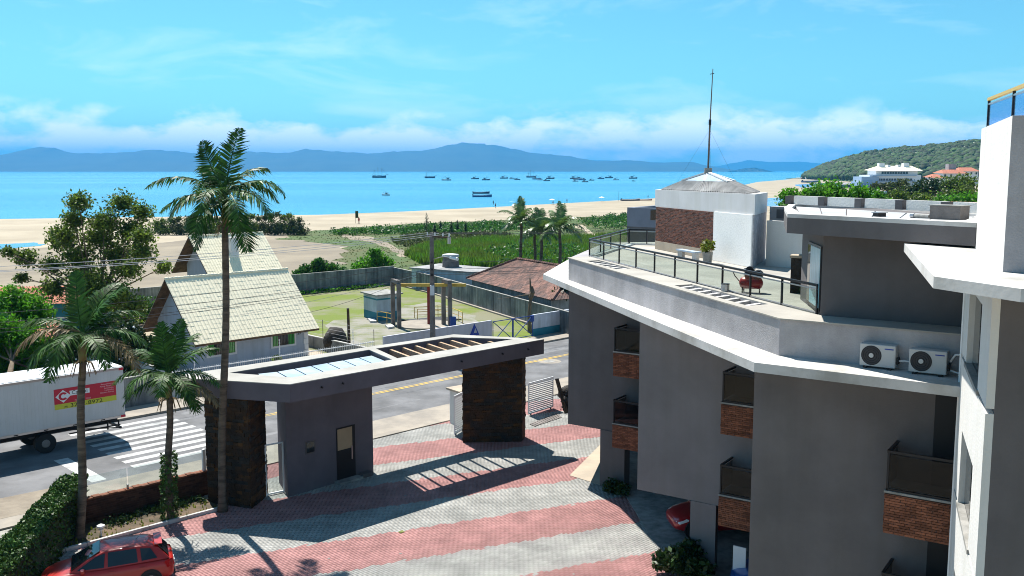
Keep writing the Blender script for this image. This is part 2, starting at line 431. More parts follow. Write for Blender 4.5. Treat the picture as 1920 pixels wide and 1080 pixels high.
def bevel(o, w=0.02, seg=2):
    md = o.modifiers.new('bevel', 'BEVEL'); md.width = w; md.segments = seg; md.limit_method = 'ANGLE'
    return o
def struct(name, mb, m, kind='structure', **k):
    o = mb.build(name, m, **k) if isinstance(mb, MB) else mb
    o['kind'] = kind
    return o
def sheet(poly, z):
    n = len(poly)
    a = sum(poly[i][0] * poly[(i + 1) % n][1] - poly[(i + 1) % n][0] * poly[i][1] for i in range(n))
    if a < 0: poly = poly[::-1]
    f = [tuple(range(n))] if n < 5 else []
    if n >= 5:
        for t in tessellate_polygon([[Vector((p[0], p[1], 0)) for p in poly]]):
            p, q, r = [poly[i] for i in t]
            f.append(tuple(t) if (q[0] - p[0]) * (r[1] - p[1]) - (q[1] - p[1]) * (r[0] - p[0]) > 0 else tuple(t)[::-1])
    return MB().add([(p[0], p[1], z) for p in poly], f)
def UV(u, v):                                   # road frame: u along the road, v across it, away from the courtyard
    k = math.sqrt(.5)
    return (k * (u - v), k * (u + v))
def uvrect(u0, u1, v0, v1): return [UV(u0, v0), UV(u1, v0), UV(u1, v1), UV(u0, v1)]
RU = math.pi / 4
def raw_mesh(name, verts, faces_n, smooth=False):
    """verts (K*faces_n,3) array, each consecutive faces_n verts one face"""
    K = len(verts) // faces_n
    me = bpy.data.meshes.new(name)
    me.vertices.add(len(verts)); me.vertices.foreach_set('co', np.asarray(verts, dtype=np.float32).ravel())
    me.loops.add(len(verts)); me.loops.foreach_set('vertex_index', np.arange(len(verts), dtype=np.int32))
    me.polygons.add(K); me.polygons.foreach_set('loop_start', np.arange(K, dtype=np.int32) * faces_n)
    me.update(calc_edges=True); me.validate()
    return me
def idx_mesh(name, verts, quads):
    me = bpy.data.meshes.new(name)
    me.vertices.add(len(verts)); me.vertices.foreach_set('co', np.asarray(verts, dtype=np.float32).ravel())
    q = np.asarray(quads, dtype=np.int32); K, n = q.shape
    me.loops.add(K * n); me.loops.foreach_set('vertex_index', q.ravel())
    me.polygons.add(K); me.polygons.foreach_set('loop_start', np.arange(K, dtype=np.int32) * n)
    me.update(calc_edges=True); me.validate()
    return me
def leaf_mesh(name, pts, size, rng, aspect=0.5, flat=0.0, var=0.4):
    n = len(pts)
    a = rng.normal(size=(n, 3)); a[:, 2] *= (1 - flat)
    a /= np.linalg.norm(a, axis=1)[:, None]
    b = rng.normal(size=(n, 3)); b[:, 2] *= (1 - flat)
    b -= a * (a * b).sum(1)[:, None]; b /= np.linalg.norm(b, axis=1)[:, None]
    s = size * (1 + var * (rng.random(n)[:, None] * 2 - 1))
    a *= s; b *= s * aspect
    v = np.empty((n, 4, 3)); v[:, 0] = pts - a; v[:, 1] = pts - b + a * .1; v[:, 2] = pts + a; v[:, 3] = pts + b + a * .1
    return raw_mesh(name, v.reshape(-1, 3), 4)
def clump_pts(clumps, rng, density=1.0, shell=0.55, loose=0):
    out = []
    for (c, r, n) in clumps:
        n = int(n * density)
        d = rng.normal(size=(n, 3)); d /= np.linalg.norm(d, axis=1)[:, None]
        rr = shell + (1 - shell) * rng.random(n) ** .6
        if loose: rr = (np.minimum(np.abs(rng.normal(size=n)), 1.7) * .45 + .22) * loose
        rr *= 0.82 + 0.30 * np.sin(d[:, 0] * 5 + c[0] * 3) * np.cos(d[:, 1] * 6 + c[1]) + 0.12 * rng.random(n)
        rv = np.array(r if hasattr(r, '__len__') else (r, r, r * .8))
        out.append(np.array(c) + d * rr[:, None] * rv)
    return np.concatenate(out)
def text_part(name, body, size, m, parent, origin, xdir, zdir, extrude=0.004, align='LEFT', shear=0.0, squeeze=1.0):
    cu = bpy.data.curves.new('t', 'FONT'); cu.body = body; cu.size = size; cu.extrude = extrude; cu.align_x = align; cu.shear = shear
    cu.resolution_u = 2
    to = bpy.data.objects.new('t', cu); col.objects.link(to)
    bpy.context.view_layer.update()
    me = bpy.data.meshes.new_from_object(to.evaluated_get(bpy.context.evaluated_depsgraph_get()))
    bpy.data.objects.remove(to)
    x = Vector(xdir).normalized(); z = Vector(zdir).normalized(); nrm = x.cross(z)
    for v in me.vertices:
        v.co = Vector(origin) + x * v.co.x * squeeze + z * v.co.y + nrm * v.co.z
    me.name = name
    return link(name, me, m, parent)

# ------------------------------------------------------------------ the setting: land, sea, hills
def GP(*pts): return list(pts)
def in_poly(P, poly):
    x, y = P[:, 0], P[:, 1]; r = np.zeros(len(P), bool); n = len(poly); j = n - 1
    for i in range(n):
        xi, yi = poly[i]; xj, yj = poly[j]
        with np.errstate(divide='ignore', invalid='ignore'):
            c = ((yi > y) != (yj > y)) & (x < (xj - xi) * (y - yi) / (yj - yi + 1e-12) + xi)
        r ^= c; j = i
    return r
def scatter(poly, n, rng):
    a = np.array(poly); lo, hi = a.min(0), a.max(0); out = np.empty((0, 2))
    while len(out) < n:
        p = lo + (hi - lo) * rng.random((n * 2, 2)); out = np.concatenate([out, p[in_poly(p, poly)]])
    return out[:n]
def wobble(poly, amp, seed, sub=4):
    r = random.Random(seed); out = []
    for i, p in enumerate(poly):
        q = poly[(i + 1) % len(poly)]
        for k in range(sub):
            t = k / sub
            j = amp * (1 if k else .3)
            out.append((p[0] + (q[0] - p[0]) * t + r.uniform(-j, j), p[1] + (q[1] - p[1]) * t + r.uniform(-j, j)))
    return out

coast = GP((-210.81, 203.88), (-181.34, 240.14), (-145.07, 272.38), (-104.38, 285.13), (-59.71, 299.12), (-35.79, 322.86), (-11.83, 355.78), (20.07, 402.66), (69.98, 477.24), (110.10, 585.56), (190.41, 820.45), (297.91, 1172.78), (442.01, 1539.79))
fine = []
rr = random.Random(3)
for i in range(len(coast) - 1):
    for k in range(6):
        t = k / 6; fine.append((coast[i][0] + (coast[i + 1][0] - coast[i][0]) * t, coast[i][1] + (coast[i + 1][1] - coast[i][1]) * t + rr.uniform(-.6, .6)))
fine.append(coast[-1])
land = fine + [(560, 1900), (800, 2300), (1800, 2700), (4000, 2700), (4000, -250), (-1500, -250), (-1500, 120)]
struct('ground', sheet(land, -0.10), 'sand')
sk = MB()
for i in range(len(fine) - 1):
    a, b = fine[i], fine[i + 1]
    sk.add([(a[0], a[1], -.10), (b[0], b[1], -.10), (b[0], b[1] + 14, -1.0), (a[0], a[1] + 14, -1.0)], [(0, 1, 2, 3)])
struct('wet_sand', sk, mat('wet_sand', (0.42, 0.36, 0.27), rough=0.35, var=0.15, scale=0.1))
struct('sea', MB().add([(-40000, -3000, -.32), (40000, -3000, -.32), (40000, 42000, -.32), (-40000, 42000, -.32)], [(0, 1, 2, 3)]), 'sea')
for i, p in enumerate((GP((277.24, 946.93), (370.92, 1119.40), (402.10, 1070.65), (311.90, 820.45), (255.01, 769.07), (236.91, 793.93)),
                       GP((194.73, 558.87), (242.60, 664.92), (249.05, 638.95), (217.61, 546.42), (184.97, 491.61), (177.64, 501.68)),
                       GP((98.87, 389.83), (128.00, 481.94), (143.78, 501.68), (112.99, 377.78), (96.34, 340.89)),
                       GP((-102.45, 158.50), (-97.29, 178.37), (-91.35, 182.40), (-86.23, 177.07), (-88.82, 166.13), (-96.20, 148.73)))):
    struct('lagoon', sheet(wobble(p, 1.5, i), -0.075), 'lagoon')
mud = wobble(GP((-82.74, 101.11), (-93.01, 157.47), (-81.41, 172.03), (-64.91, 185.19), (-58.29, 194.09), (-45.33, 203.88), (-34.54, 194.09), (-26.75, 162.77), (-21.96, 126.80), (-26.54, 118.66), (-30.60, 101.11), (-34.49, 86.43), (-43.52, 80.56), (-53.55, 75.42)), 3.0, 7)
struct('mudflat', sheet(mud, -0.085), 'mud')
meadow = wobble(GP((-47.66, 192.55), (-46.10, 207.36), (-40.67, 228.85), (-27.20, 244.98), (-11.45, 257.96), (6.04, 272.38), (22.14, 285.13), (47.01, 302.83), (51.38, 272.38), (30.83, 162.77), (17.53, 107.96), (6.80, 101.11), (-3.80, 113.06), (-15.81, 131.66), (-20.20, 120.44), (-26.15, 116.92), (-27.20, 135.37), (-24.67, 141.74), (-27.65, 162.77), (-35.26, 181.04)), 2.2, 11)
struct('meadow', sheet(meadow, -0.06), 'meadow')
path_p = wobble(GP((13.87, 244.98), (17.51, 242.54), (17.82, 210.96), (18.13, 194.09), (16.64, 202.18), (16.07, 222.56)), .5, 5)
struct('sand_path', sheet(path_p, -0.04), 'sand')
struct('mud_track', sheet(wobble(GP((-36.88, 207.36), (-28.52, 197.25), (-19.75, 167.27), (-16.35, 154.44), (-17.46, 150.59), (-20.68, 164.99), (-27.82, 185.19), (-35.10, 197.25)), 1.0, 9), -0.045), 'mud')
# far shore across the bay
def ridge(name, prof, dist, depth, seed, xl, xr):
    rng = random.Random(seed); px = [p[0] for p in prof]; py = [p[1] for p in prof]
    N = 260; rows = 9; v = []
    for i in range(N):
        x = xl + (xr - xl) * i / (N - 1)
        y = float(np.interp(x, px, py))
        if x < px[0]: y = py[0] + 6 * math.sin((x - px[0]) * .012)
        if x > px[-1]: y = py[-1] + 4 * math.sin((x - px[-1]) * .01)
        h = max(4, (320 - y) / 1800 * dist + 12)
        X = (x - 960) / 1800 * dist
        for j in range(rows):
            t = j / (rows - 1) * 2 - 1
            f = (1 - abs(t)) ** .85
            w = 0.07 * math.sin(x * .03 + j * 2.1) + .05 * math.sin(x * .06 + j) - .04
            k = max(0, f * (1 + (w if abs(t) > .01 and abs(t) < .95 else .012 * math.sin(x * .23)))) if f < .99 else 1 + .015 * math.sin(x * .19) + .012 * math.sin(x * .41)
            v.append((X + (rng.uniform(-30, 30) if 0 < j < rows - 1 else 0), dist + t * depth, -6 + (h + 6) * k * .985))
    f = [(i * rows + j, (i + 1) * rows + j, (i + 1) * rows + j + 1, i * rows + j + 1) for i in range(N - 1) for j in range(rows - 1)]
    o = MB().add(v, f).build(name, 'mountain', smooth=True); o['kind'] = 'structure'
ridge('mountain_range', [(0,292),(40,285),(85,275),(110,278),(145,287),(200,287),(250,285),(290,280),(330,283),(380,288),(450,283),(490,285),(540,287),(575,279),(620,283),(700,288),(740,284),(800,282),(840,272),(870,267),(930,272),(1000,287),(1060,292),(1120,302),(1180,300),(1230,305),(1290,303),(1330,312),(1360,319)], 16000, 2200, 1, -900, 1372)
ridge('distant_range', [(900,312),(1100,300),(1200,302),(1300,310),(1340,312),(1400,300),(1440,304),(1500,303),(1560,309),(1700,312)], 25000, 2200, 2, 700, 2600)
ridge('far_island', [(1376,319.4),(1392,316),(1410,314),(1424,317),(1432,319.4)], 12000, 400, 4, 1374, 1434)
# wooded headland closing the bay
hp = [(1470,338),(1490,334),(1510,321),(1540,306),(1580,293),(1620,283),(1680,275),(1750,269),(1820,261),(1900,253),(2100,246),(2600,250)]
hv = []; HN, HM = 90, 16
def head_h(x, t):
    Yr = float(np.interp(x, [1470, 1600, 1820, 2600], [1750, 1500, 1300, 1150]))
    y = float(np.interp(x, [p[0] for p in hp], [p[1] for p in hp]))
    top = max(.2, (320 - y) / 1800 * Yr + 13.5 - 7)
    wid = 60 + 330 * min(1, (x - 1470) / 150)
    f = max(0, 1 - abs(t)) ** .75
    Y = Yr + t * wid
    return ((x - 960) / 1800 * Y, Y, -.6 + (top + .6) * f * (1 + .10 * math.sin(x * .03 + t * 5) * (1 - f)))
for i in range(HN):
    x = 1470 + (2600 - 1470) * (i / (HN - 1)) ** 1.5
    for j in range(HM): hv.append(head_h(x, j / (HM - 1) * 2 - 1))
struct('headland', MB().add(hv, [(i * HM + j, (i + 1) * HM + j, (i + 1) * HM + j + 1, i * HM + j + 1) for i in range(HN - 1) for j in range(HM - 1)]), 'forest')
bm = bmesh.new(); bmesh.ops.create_icosphere(bm, subdivisions=2, radius=1.0)
ICO_V = np.array([v.co for v in bm.verts]); ICO_F = np.array([[v.index for v in f.verts] for f in bm.faces]); bm.free()
def blobs(name, centres, radii, seed, m, squash=0.85, rough=0.32):
    rng = np.random.default_rng(seed); n = len(centres); k = len(ICO_V)
    j = 1 + rough * (rng.random((n, k, 1)) - .45)
    v = centres[:, None, :] + ICO_V[None] * j * np.asarray(radii)[:, None, None] * np.array([1, 1, squash])
    f = ICO_F[None] + (np.arange(n) * k)[:, None, None]
    return link(name, idx_mesh(name, v.reshape(-1, 3), f.reshape(-1, 3)), m)
rng = np.random.default_rng(5)
cs, rs = [], []
for i in range(6500):
    x = 1482 + 640 * rng.random() ** 1.1; t = -rng.random() ** .8 * 1.0 + .06
    p = head_h(x, t)
    if p[2] < 1.0: continue
    r = 2.6 + 3.6 * rng.random(); cs.append((p[0], p[1], p[2] + r * .45)); rs.append(r)
fo = blobs('headland_forest', np.array(cs), np.array(rs), 6, 'forest')
tag(fo, 'dark green forest canopy covering the headland', 'forest', kind='stuff')
# a layer of leaf clumps breaks up the canopy
pts = np.array(cs)[rng.integers(0, len(cs), 40000)]
ra = np.array(rs)[rng.integers(0, len(cs), 40000)]
d = rng.normal(size=pts.shape); d[:, 2] = abs(d[:, 2]); d /= np.linalg.norm(d, axis=1)[:, None]
fl = link('headland_foliage', leaf_mesh('headland_foliage', pts + d * 4.4, 1.1, rng, .7), 'leaf_dark')
tag(fl, 'ragged leafy tops of the trees on the headland', 'foliage', kind='stuff')

# ------------------------------------------------------------------ road, pavements, lot
struct('road', sheet(uvrect(-70, 170, 41.2, 51.0), 0.0), 'asphalt')
kb = MB()
struct('far_pavement', MB().prism(uvrect(-70, 170, 51.0, 53.2), -0.08, 0.13), 'pavement')
struct('near_pavement', MB().prism(uvrect(-70, 170, 38.4, 41.2), -0.08, 0.05), 'pavement')
struct('verge', sheet(wobble(uvrect(-30, 14.2, 33, 38.4), .3, 2), -0.02), 'gravel')
struct('verge_dust', sheet(wobble(uvrect(-6, 14.5, 39.4, 41.9), .35, 5), 0.056), 'dirt')
road_o = bpy.data.objects['road']
for i, dv in enumerate((-.13, .13)):
    o = sheet(uvrect(24.5, 170, 46.5 + dv - .055, 46.5 + dv + .055), 0.004).build('centre_line', 'yellowpaint', road_o)
for k in range(9):
    v0 = 42.35 + k * .93
    sheet(uvrect(17.9, 23.3, v0, v0 + .46), 0.004).build('crossing_stripe', 'roadpaint', road_o)
sheet(uvrect(15.7, 16.35, 41.6, 46.1), 0.005).build('stop_line', 'roadpaint', road_o)
for k in range(9):                                # worn patches and skid marks are resurfaced strips
    rr = random.Random(k); u0 = rr.uniform(10, 70); v0 = rr.uniform(42, 50)
    sheet(wobble(uvrect(u0, u0 + rr.uniform(3, 8), v0, v0 + rr.uniform(.25, .7)), .1, k), 0.002 + k * .0002).build('patch', mat('patch', (0.165, 0.165, 0.17), var=.25, scale=1, rough=.9), road_o)
mh = (2.66, 67.34)
mc = MB()
for (r, z) in ((.95, .003), (.42, .007)):
    pass
def disc(c, r, z, n=28): return sheet([(c[0] + r * math.cos(t * 2 * math.pi / n), c[1] + r * math.sin(t * 2 * math.pi / n)) for t in range(n)], z)
disc(mh, .85, .003).build('manhole_surround', 'pavement', road_o)
disc(mh, .40, .007).build('manhole_cover', 'concrete', road_o)
# courtyard of block pavers
cy_poly = [UV(11.3, 34.5), UV(18.3, 34.5), UV(18.3, 38.4), UV(42, 38.4), (14, 46), (14, 26.5), (-14.9, 26.5)]
cyard = struct('courtyard', sheet([UV(9, 34.5), UV(18.3, 34.5), UV(18.3, 38.4), UV(42, 38.4), (16, 52), (16, 2), (-14, 2), (-14.9, 26.5)], -0.04), 'joint_sand')
PL, PW, GAPP = .24, .12, .005
ug = np.arange(6, 48, PL); vg = np.arange(8, 38.4, PW)
U, V = np.meshgrid(ug, vg); U = U + (np.arange(len(vg)) % 2)[:, None] * PL / 2
k = math.sqrt(.5)
P = np.stack([(k * (U - V)).ravel(), (k * (U + V)).ravel()], 1)
P = P[in_poly(P, cy_poly)]
wv = P @ np.array([-.4, .917])
def is_red(w): return ((w - 30.9) % 5.55) < 2.77
red = is_red(wv + np.random.default_rng(1).normal(size=len(wv)) * .04)
order = np.lexsort((P[:, 1],))
front = (abs(P[:, 0] + 1.0) < 4.2) & (P[:, 1] > 30.75)
idx = np.where(front)[0]; idx = idx[np.argsort(P[idx, 1])][:300]
single = np.zeros(len(P), bool); single[idx] = True
rng = np.random.default_rng(2)
a, b = (PL - GAPP) / 2, (PW - GAPP) / 2
base = np.array([[-a, -b], [a, -b], [a, b], [-a, b]]); c_ = .004
top = np.array([[-a + c_, -b + c_], [a - c_, -b + c_], [a - c_, b - c_], [-a + c_, b - c_]])
R45 = np.array([[k, -k], [k, k]])
base = base @ R45.T; top = top @ R45.T
PV = np.zeros((8, 3)); PV[:4, :2] = base; PV[:4, 2] = -.04; PV[4:, :2] = top
PF = np.array([[4, 5, 6, 7], [0, 1, 5, 4], [1, 2, 6, 5], [2, 3, 7, 6], [3, 0, 4, 7]])
Q = P[~single]; n = len(Q)
verts = np.concatenate([Q, np.zeros((n, 1))], 1)[:, None, :] + PV[None]
verts[:, 4:, 2] += (rng.random((n, 1)) - .5) * .004 + (rng.random((n, 4)) - .5) * .0015
me = idx_mesh('paver_field', verts.reshape(-1, 3), (PF[None] + (np.arange(n) * 8)[:, None, None]).reshape(-1, 4))
me.materials.append(MATS['paver_grey']); me.materials.append(MATS['paver_red'])
me.polygons.foreach_set('material_index', np.repeat(red[~single].astype(np.int32), 5))
pf = link('paver_field', me, None, cyard); pf['kind'] = 'stuff'
pm = []
for mm in ('paver_grey', 'paver_red'):
    me = idx_mesh('paver', PV, PF); me.materials.append(MATS[mm]); pm.append(me)
for i in idx:
    o = link('paver', pm[int(red[i])], None, cyard); o.location = (P[i, 0], P[i, 1], rng.uniform(-.003, .003))
for i in range(12):                               # repaired and stained blocks
    x, y = rng.uniform(-8, 6), rng.uniform(30.5, 42)
    if in_poly(np.array([[x, y]]), cy_poly)[0]:
        p = [(x + rng.uniform(.03, .09) * math.cos(t), y + rng.uniform(.03, .08) * math.sin(t)) for t in np.linspace(0, 6.0, 7)]
        MB().prism(p, .006, .008).build('mortar_spill', 'concrete', cyard)
struct('concrete_ramp', MB().prism([(2.57, 41.47), (4.46, 46.52), (5.4, 45.5), (8.5, 42), (5.6, 38.5), (3.49, 40.51)], -.03, 0.02), 'cream_slab')
struct('garage_floor', MB().prism([(4.6, 40.6), (5.4, 31.2), (7.2, 24.5), (16, 22), (16, 50), (6.5, 50)], -.03, 0.025), 'concrete')
bed = struct('planting_bed', MB().prism(uvrect(10.8, 18.1, 34.62, 36.6), -.05, 0.06), 'soil')
kr = 0
for i in range(9):
    u0 = 11.2 + i * .77
    o = MB().prism(uvrect(u0, u0 + .755, 34.48, 34.61), -.04, .13).build('kerb_stone', 'white_slab', bed); bevel(o, .012)
lot_poly = [UV(40.0, 54), UV(52, 53.2), UV(57.5, 53.2), (0.15, 87.39), (-6.74, 104.66), (-14.11, 114.68), UV(56, 91), UV(40, 91)]
struct('lot_ground', sheet(lot_poly, -0.02), 'lotgrass')
struct('gravel_yard', sheet(wobble(GP((-16.27, 86.43), (-13.50, 89.02), (-10.79, 96.22), (-7.74, 98.61), (-3.50, 89.02), (-1.37, 81.11), (-4.25, 75.42), (-8.12, 71.97), (-12.40, 70.89), (-14.66, 75.42)), .6, 33), -0.012), mat('lotgravel', (0.235, 0.225, 0.19), c2=(0.13, 0.145, 0.055), scale=0.5, detail=12, lo=0.36, hi=0.56, bump=0.6, bscale=14))
struct('yard_ground', sheet(uvrect(26.5, 40, 54, 70), -0.03), 'cream_slab')
struct('left_yard', sheet(uvrect(-10, 26.5, 53.2, 75), -0.03), 'soil')
struct('neighbour_yard', sheet([(0.15, 87.39), (5.95, 75.42), (60, 70), (60, 125), (-14.25, 115.79)], -0.05), 'soil')

# ------------------------------------------------------------------ helpers for buildings
def out_n(p0, p1):
    d = Vector((p1[0] - p0[0], p1[1] - p0[1], 0)).normalized(); return d, Vector((d.y, -d.x, 0))
def wall_quad(p0, p1, thick):
    d, n = out_n(p0, p1)
    return [(p0[0], p0[1]), (p1[0], p1[1]), (p1[0] - n.x * thick, p1[1] - n.y * thick), (p0[0] - n.x * thick, p0[1] - n.y * thick)]
def on_wall(p0, p1, t, z, proud=0.0):
    d, n = out_n(p0, p1)
    return Vector((p0[0], p0[1], 0)) + d * t + n * proud + Vector((0, 0, z))
def panel(p0, p1, t0, t1, z0, z1, proud0, proud1, mb=None):
    """box on a wall between distances t0..t1 along it and z0..z1, from proud0 to proud1 outward"""
    mb = mb or MB()
    q = [on_wall(p0, p1, t, 0, pr) for t, pr in ((t0, proud1), (t1, proud1), (t1, proud0), (t0, proud0))]
    return mb.prism([(v.x, v.y) for v in q], z0, z1)
def wlen(p0, p1): return math.hypot(p1[0] - p0[0], p1[1] - p0[1])
def bricks(name, p0, p1, z0, z1, m, parent, L=.235, H=.062, proud=.018, seed=0, t0=0, t1=None):
    rng = random.Random(seed); W = t1 if t1 is not None else wlen(p0, p1); mb = MB(); z = z0; r = 0
    while z < z1 - .01:
        h = min(H - .01, z1 - z); t = t0 - (L / 2 if r % 2 else 0)
        while t < W:
            a = max(t, t0); b = min(t + L - .01, W)
            if b - a > .03: panel(p0, p1, a, b, z, z + h, 0.0, proud + rng.uniform(-.006, .006), mb)
            t += L
        z += H; r += 1
    o = mb.build(name, m, parent); o['kind'] = 'stuff'; return o
STONE = {}
def stone_unit(m):
    if m not in STONE:
        rng = random.Random(len(STONE)); mb = MB()
        p = [(-.5, -.5, -.5), (.5, -.5, -.5), (.5, .5, -.5), (-.5, .5, -.5), (-.5, -.5, .5), (.5, -.5, .5), (.5, .5, .5), (-.5, .5, .5)]
        p = [(x + rng.uniform(-.04, .04), y + rng.uniform(-.12, .12), z + rng.uniform(-.08, .08)) for x, y, z in p]
        mb.add(p, [(0, 3, 2, 1), (4, 5, 6, 7), (0, 1, 5, 4), (1, 2, 6, 5), (2, 3, 7, 6), (3, 0, 4, 7)])
        me = mb.mesh('stone'); me.materials.append(MATS[m]); STONE[m] = me
    return STONE[m]
def stone_pillar(parent, poly, h, faces, seed, rows=.145):
    rng = random.Random(seed)
    core = MB().prism(poly, -.05, h).build('pillar', 'mortar', parent)
    rest = MB()
    for fi in range(4):
        p0, p1 = poly[fi], poly[(fi + 1) % 4]; W = wlen(p0, p1); d, n = out_n(p0, p1); z = 0.0
        while z < h - .03:
            hh = min(rng.uniform(.75, 1.25) * rows, h - z); t = -.03
            while t < W:
                L = rng.uniform(.28, .62); b = min(t + L, W + .03); pr = rng.uniform(.025, .075)
                c = on_wall(p0, p1, (t + b) / 2, z + hh / 2, pr / 2 - .01)
                if fi in faces:
                    m = rng.choices(('stone', 'stone_ochre', 'stone_grey'), (5, 1.3, 2))[0]
                    o = link('stone', stone_unit(m), None, core)
                    o.location = c; o.scale = (b - t - .012, pr + .05, hh - .012); o.rotation_euler = (0, 0, math.atan2(d.y, d.x))
                else:
                    rest.box(c, (b - t - .012, pr + .05, hh - .012), math.atan2(d.y, d.x))
                t = b
            z += hh
    r = rest.build('stone_cladding', 'stone', core); r['kind'] = 'stuff'
    return core

# ------------------------------------------------------------------ entrance portal
PA, PB, PC, PD = (-13.4, 38.57), (-8.67, 36.7), (1.58, 46.8), (-2.98, 48.2)
t = thing('entrance_portal', 'long grey entrance portal roof with skylight and slats on stone pillars', 'gateway', (-6, 42, 0))
def lerp(a, b, f): return (a[0] + (b[0] - a[0]) * f, a[1] + (b[1] - a[1]) * f)
def bil(s, r):   # s along the roof 0..1 (left to right), r from front 0 to back 1
    return lerp(lerp(PB, PC, s), lerp(PA, PD, s), r)
hole1 = [(-11.65, 38.84), (-9.98, 38.32), (-8.86, 37.97), (-5.29, 41.64), (-6.65, 43.98)]
hole2 = [(-5.09, 41.94), (0.08, 46.82), (-3.01, 47.35), (-6.37, 44.28)]
def seg_x(p, d, a, b):
    ex, ey = b[0] - a[0], b[1] - a[1]; den = d[0] * ey - d[1] * ex
    t = ((a[0] - p[0]) * ey - (a[1] - p[1]) * ex) / den; s = ((a[0] - p[0]) * d[1] - (a[1] - p[1]) * d[0]) / den
    return (p[0] + d[0] * t, p[1] + d[1] * t), s
SD = (-.525, .851)
outer = [PB, PC, bil(1.0, .93), PD, PA, (PA[0] + .22, PA[1] - .75)]
ro = MB().holed(outer, [hole1, hole2], 4.5, 5.2).build('roof', 'stucco_purple', t)
cp = MB().holed(outer, [hole1, hole2], 5.202, 5.235).build('coping', mat('coping', (0.37, 0.36, 0.335), c2=(0.30, 0.29, 0.265), scale=.6), t)
for s in (.10, .17, .62, .80, .92):               # drain spouts through the fascia
    p = lerp(PB, PC, s); d, n = out_n(PB, PC)
    MB().tube([(p[0] - n.x * .1, p[1] - n.y * .1, 4.9), (p[0] + n.x * .1, p[1] + n.y * .1, 4.88)], .035).build('drain_spout', 'black', t)
tray = MB().prism(hole1, 4.52, 4.60).build('skylight_tray', 'concrete', t)
fr0, fr1 = hole1[2], hole1[3]
for i in range(7):
    p, q = lerp(fr0, fr1, (i - .9) / 6 + .006), lerp(fr0, fr1, min(.99, (i + .1) / 6 - .006))
    pb, _ = seg_x(p, SD, hole1[4], hole1[0]); qb, _ = seg_x(q, SD, hole1[4], hole1[0])
    if i == 0: p = hole1[1]
    MB().prism([lerp(p, pb, .02), lerp(q, qb, .02), lerp(q, qb, .80), lerp(p, pb, .80)], 5.03, 5.06).build('pane', 'skylight', t)
for i in range(9):
    p = lerp(hole2[0], hole2[1], .03 + i * .104)
    q, s = seg_x(p, SD, hole2[3], hole2[2])
    if s > 1: q, s = seg_x(p, SD, hole2[2], hole2[1])
    MB().bar((*p, 4.98), (*q, 4.98), .13, .24).build('pergola_slat', 'wood_slat', t)
lp = [(-12.4, 38.05), (-10.5, 37.3), (-10.3, 38.9), (-12.2, 39.65)]
rp = [(-2.40, 46.75), (.45, 46.95), (.62, 47.75), (-2.15, 47.9)]
stone_pillar(t, lp, 4.5, (0, 1), 1)
stone_pillar(t, rp, 4.5, (0, 1), 2)
GA, GB = (-9.33, 38.65), (-6.25, 42.0)
gh = [GA, GB, (-7.3, 43.6), (-10.15, 40.5)]
MB().prism(gh, -.05, 4.5).build('guardhouse_wall', 'stucco_purple', t)
W = wlen(GA, GB)
dr = panel(GA, GB, W * .555, W * .775, .12, 2.42, -.02, .03).build('door', 'black', t)
panel(GA, GB, W * .565, W * .74, 1.42, 2.36, .031, .036).build('door_pane', mat('door_pane', (0.36, 0.27, 0.17), var=.1, scale=1), dr)
panel(GA, GB, W * .725, W * .735, .9, 1.5, .04, .07).build('handle', 'steel', dr)
wn_ = panel(GA, GB, W * .20, W * .31, 1.62, 2.16, -.02, .03).build('window', 'stucco', t)
panel(GA, GB, W * .212, W * .298, 1.67, 2.11, .031, .04).build('pane', 'darkglass', wn_)
panel(GA, GB, W * .52, W * .80, .0, .10, .02, .42).build('doorstep', 'concrete', t)
panel(GA, GB, W * .80, W * .93, .0, .16, .02, .36).build('doorstep', 'stucco', t)
g = thing('glass_gate', 'tall framed glass side gate between stone pillar and guardhouse', 'gate', (-10, 39.3, 0))
g0, g1 = (-10.28, 38.75), (-9.62, 39.25)
panel(g0, g1, .05, wlen(g0, g1) - .05, .12, 2.15, -.01, .0).build('pane', 'glass_clear', g)
fm = MB()
for (a, b, z0, z1) in ((0, .05, 0, 2.2), (wlen(g0, g1) - .05, wlen(g0, g1), 0, 2.2), (.05, wlen(g0, g1) - .05, .03, .10), (.05, wlen(g0, g1) - .05, 2.15, 2.2)):
    panel(g0, g1, a, b, z0, z1, -.03, .03, fm)
fm.build('frame', 'white_metal', g)
def slat_gate(p0, p1, h, n, label):
    t = thing('slat_gate', label, 'gate', (*p0, 0)); W = wlen(p0, p1); m = MB()
    for (a, b, z0, z1) in ((0, .06, .08, h), (W - .06, W, .08, h), (.06, W - .06, .08, .15), (.06, W - .06, h - .06, h)): panel(p0, p1, a, b, z0, z1, -.025, .025, m)
    m.build('frame', 'white_metal', t)
    me = None
    for i in range(n):
        z = .2 + (h - .32) * i / (n - 1)
        panel(p0, p1, .06, W - .06, z - .036, z + .036, -.012, .012).build('slat', 'white_metal', t)
    m = MB()
    for f in (.1, .9): panel(p0, p1, W * f - .03, W * f + .03, -.02, .08, -.03, .03, m)
    m.build('foot', 'dark_metal', t)
    return t
slat_gate((.9, 52.0), (2.35, 53.75), 1.85, 15, 'white horizontal slat gate standing right of the stone pillar')
slat_gate((-2.95, 47.9), (-2.35, 49.4), 2.1, 16, 'white slat gate leaf folded open beside the meter cabinet')
t = thing('meter_cabinet', 'white meter cabinet with flat cream top behind the stone pillar', 'cabinet', (-2.4, 50.4, 0))
MB().prism([(-2.75, 49.7), (-1.6, 50.6), (-2.2, 51.4), (-3.35, 50.5)], -.02, 1.85).build('cabinet_body', 'white_wall', t)
MB().prism([(-2.78, 49.5), (-1.4, 50.6), (-2.18, 51.6), (-3.55, 50.5)], 1.85, 1.95).build('cabinet_top', 'cream_slab', t)
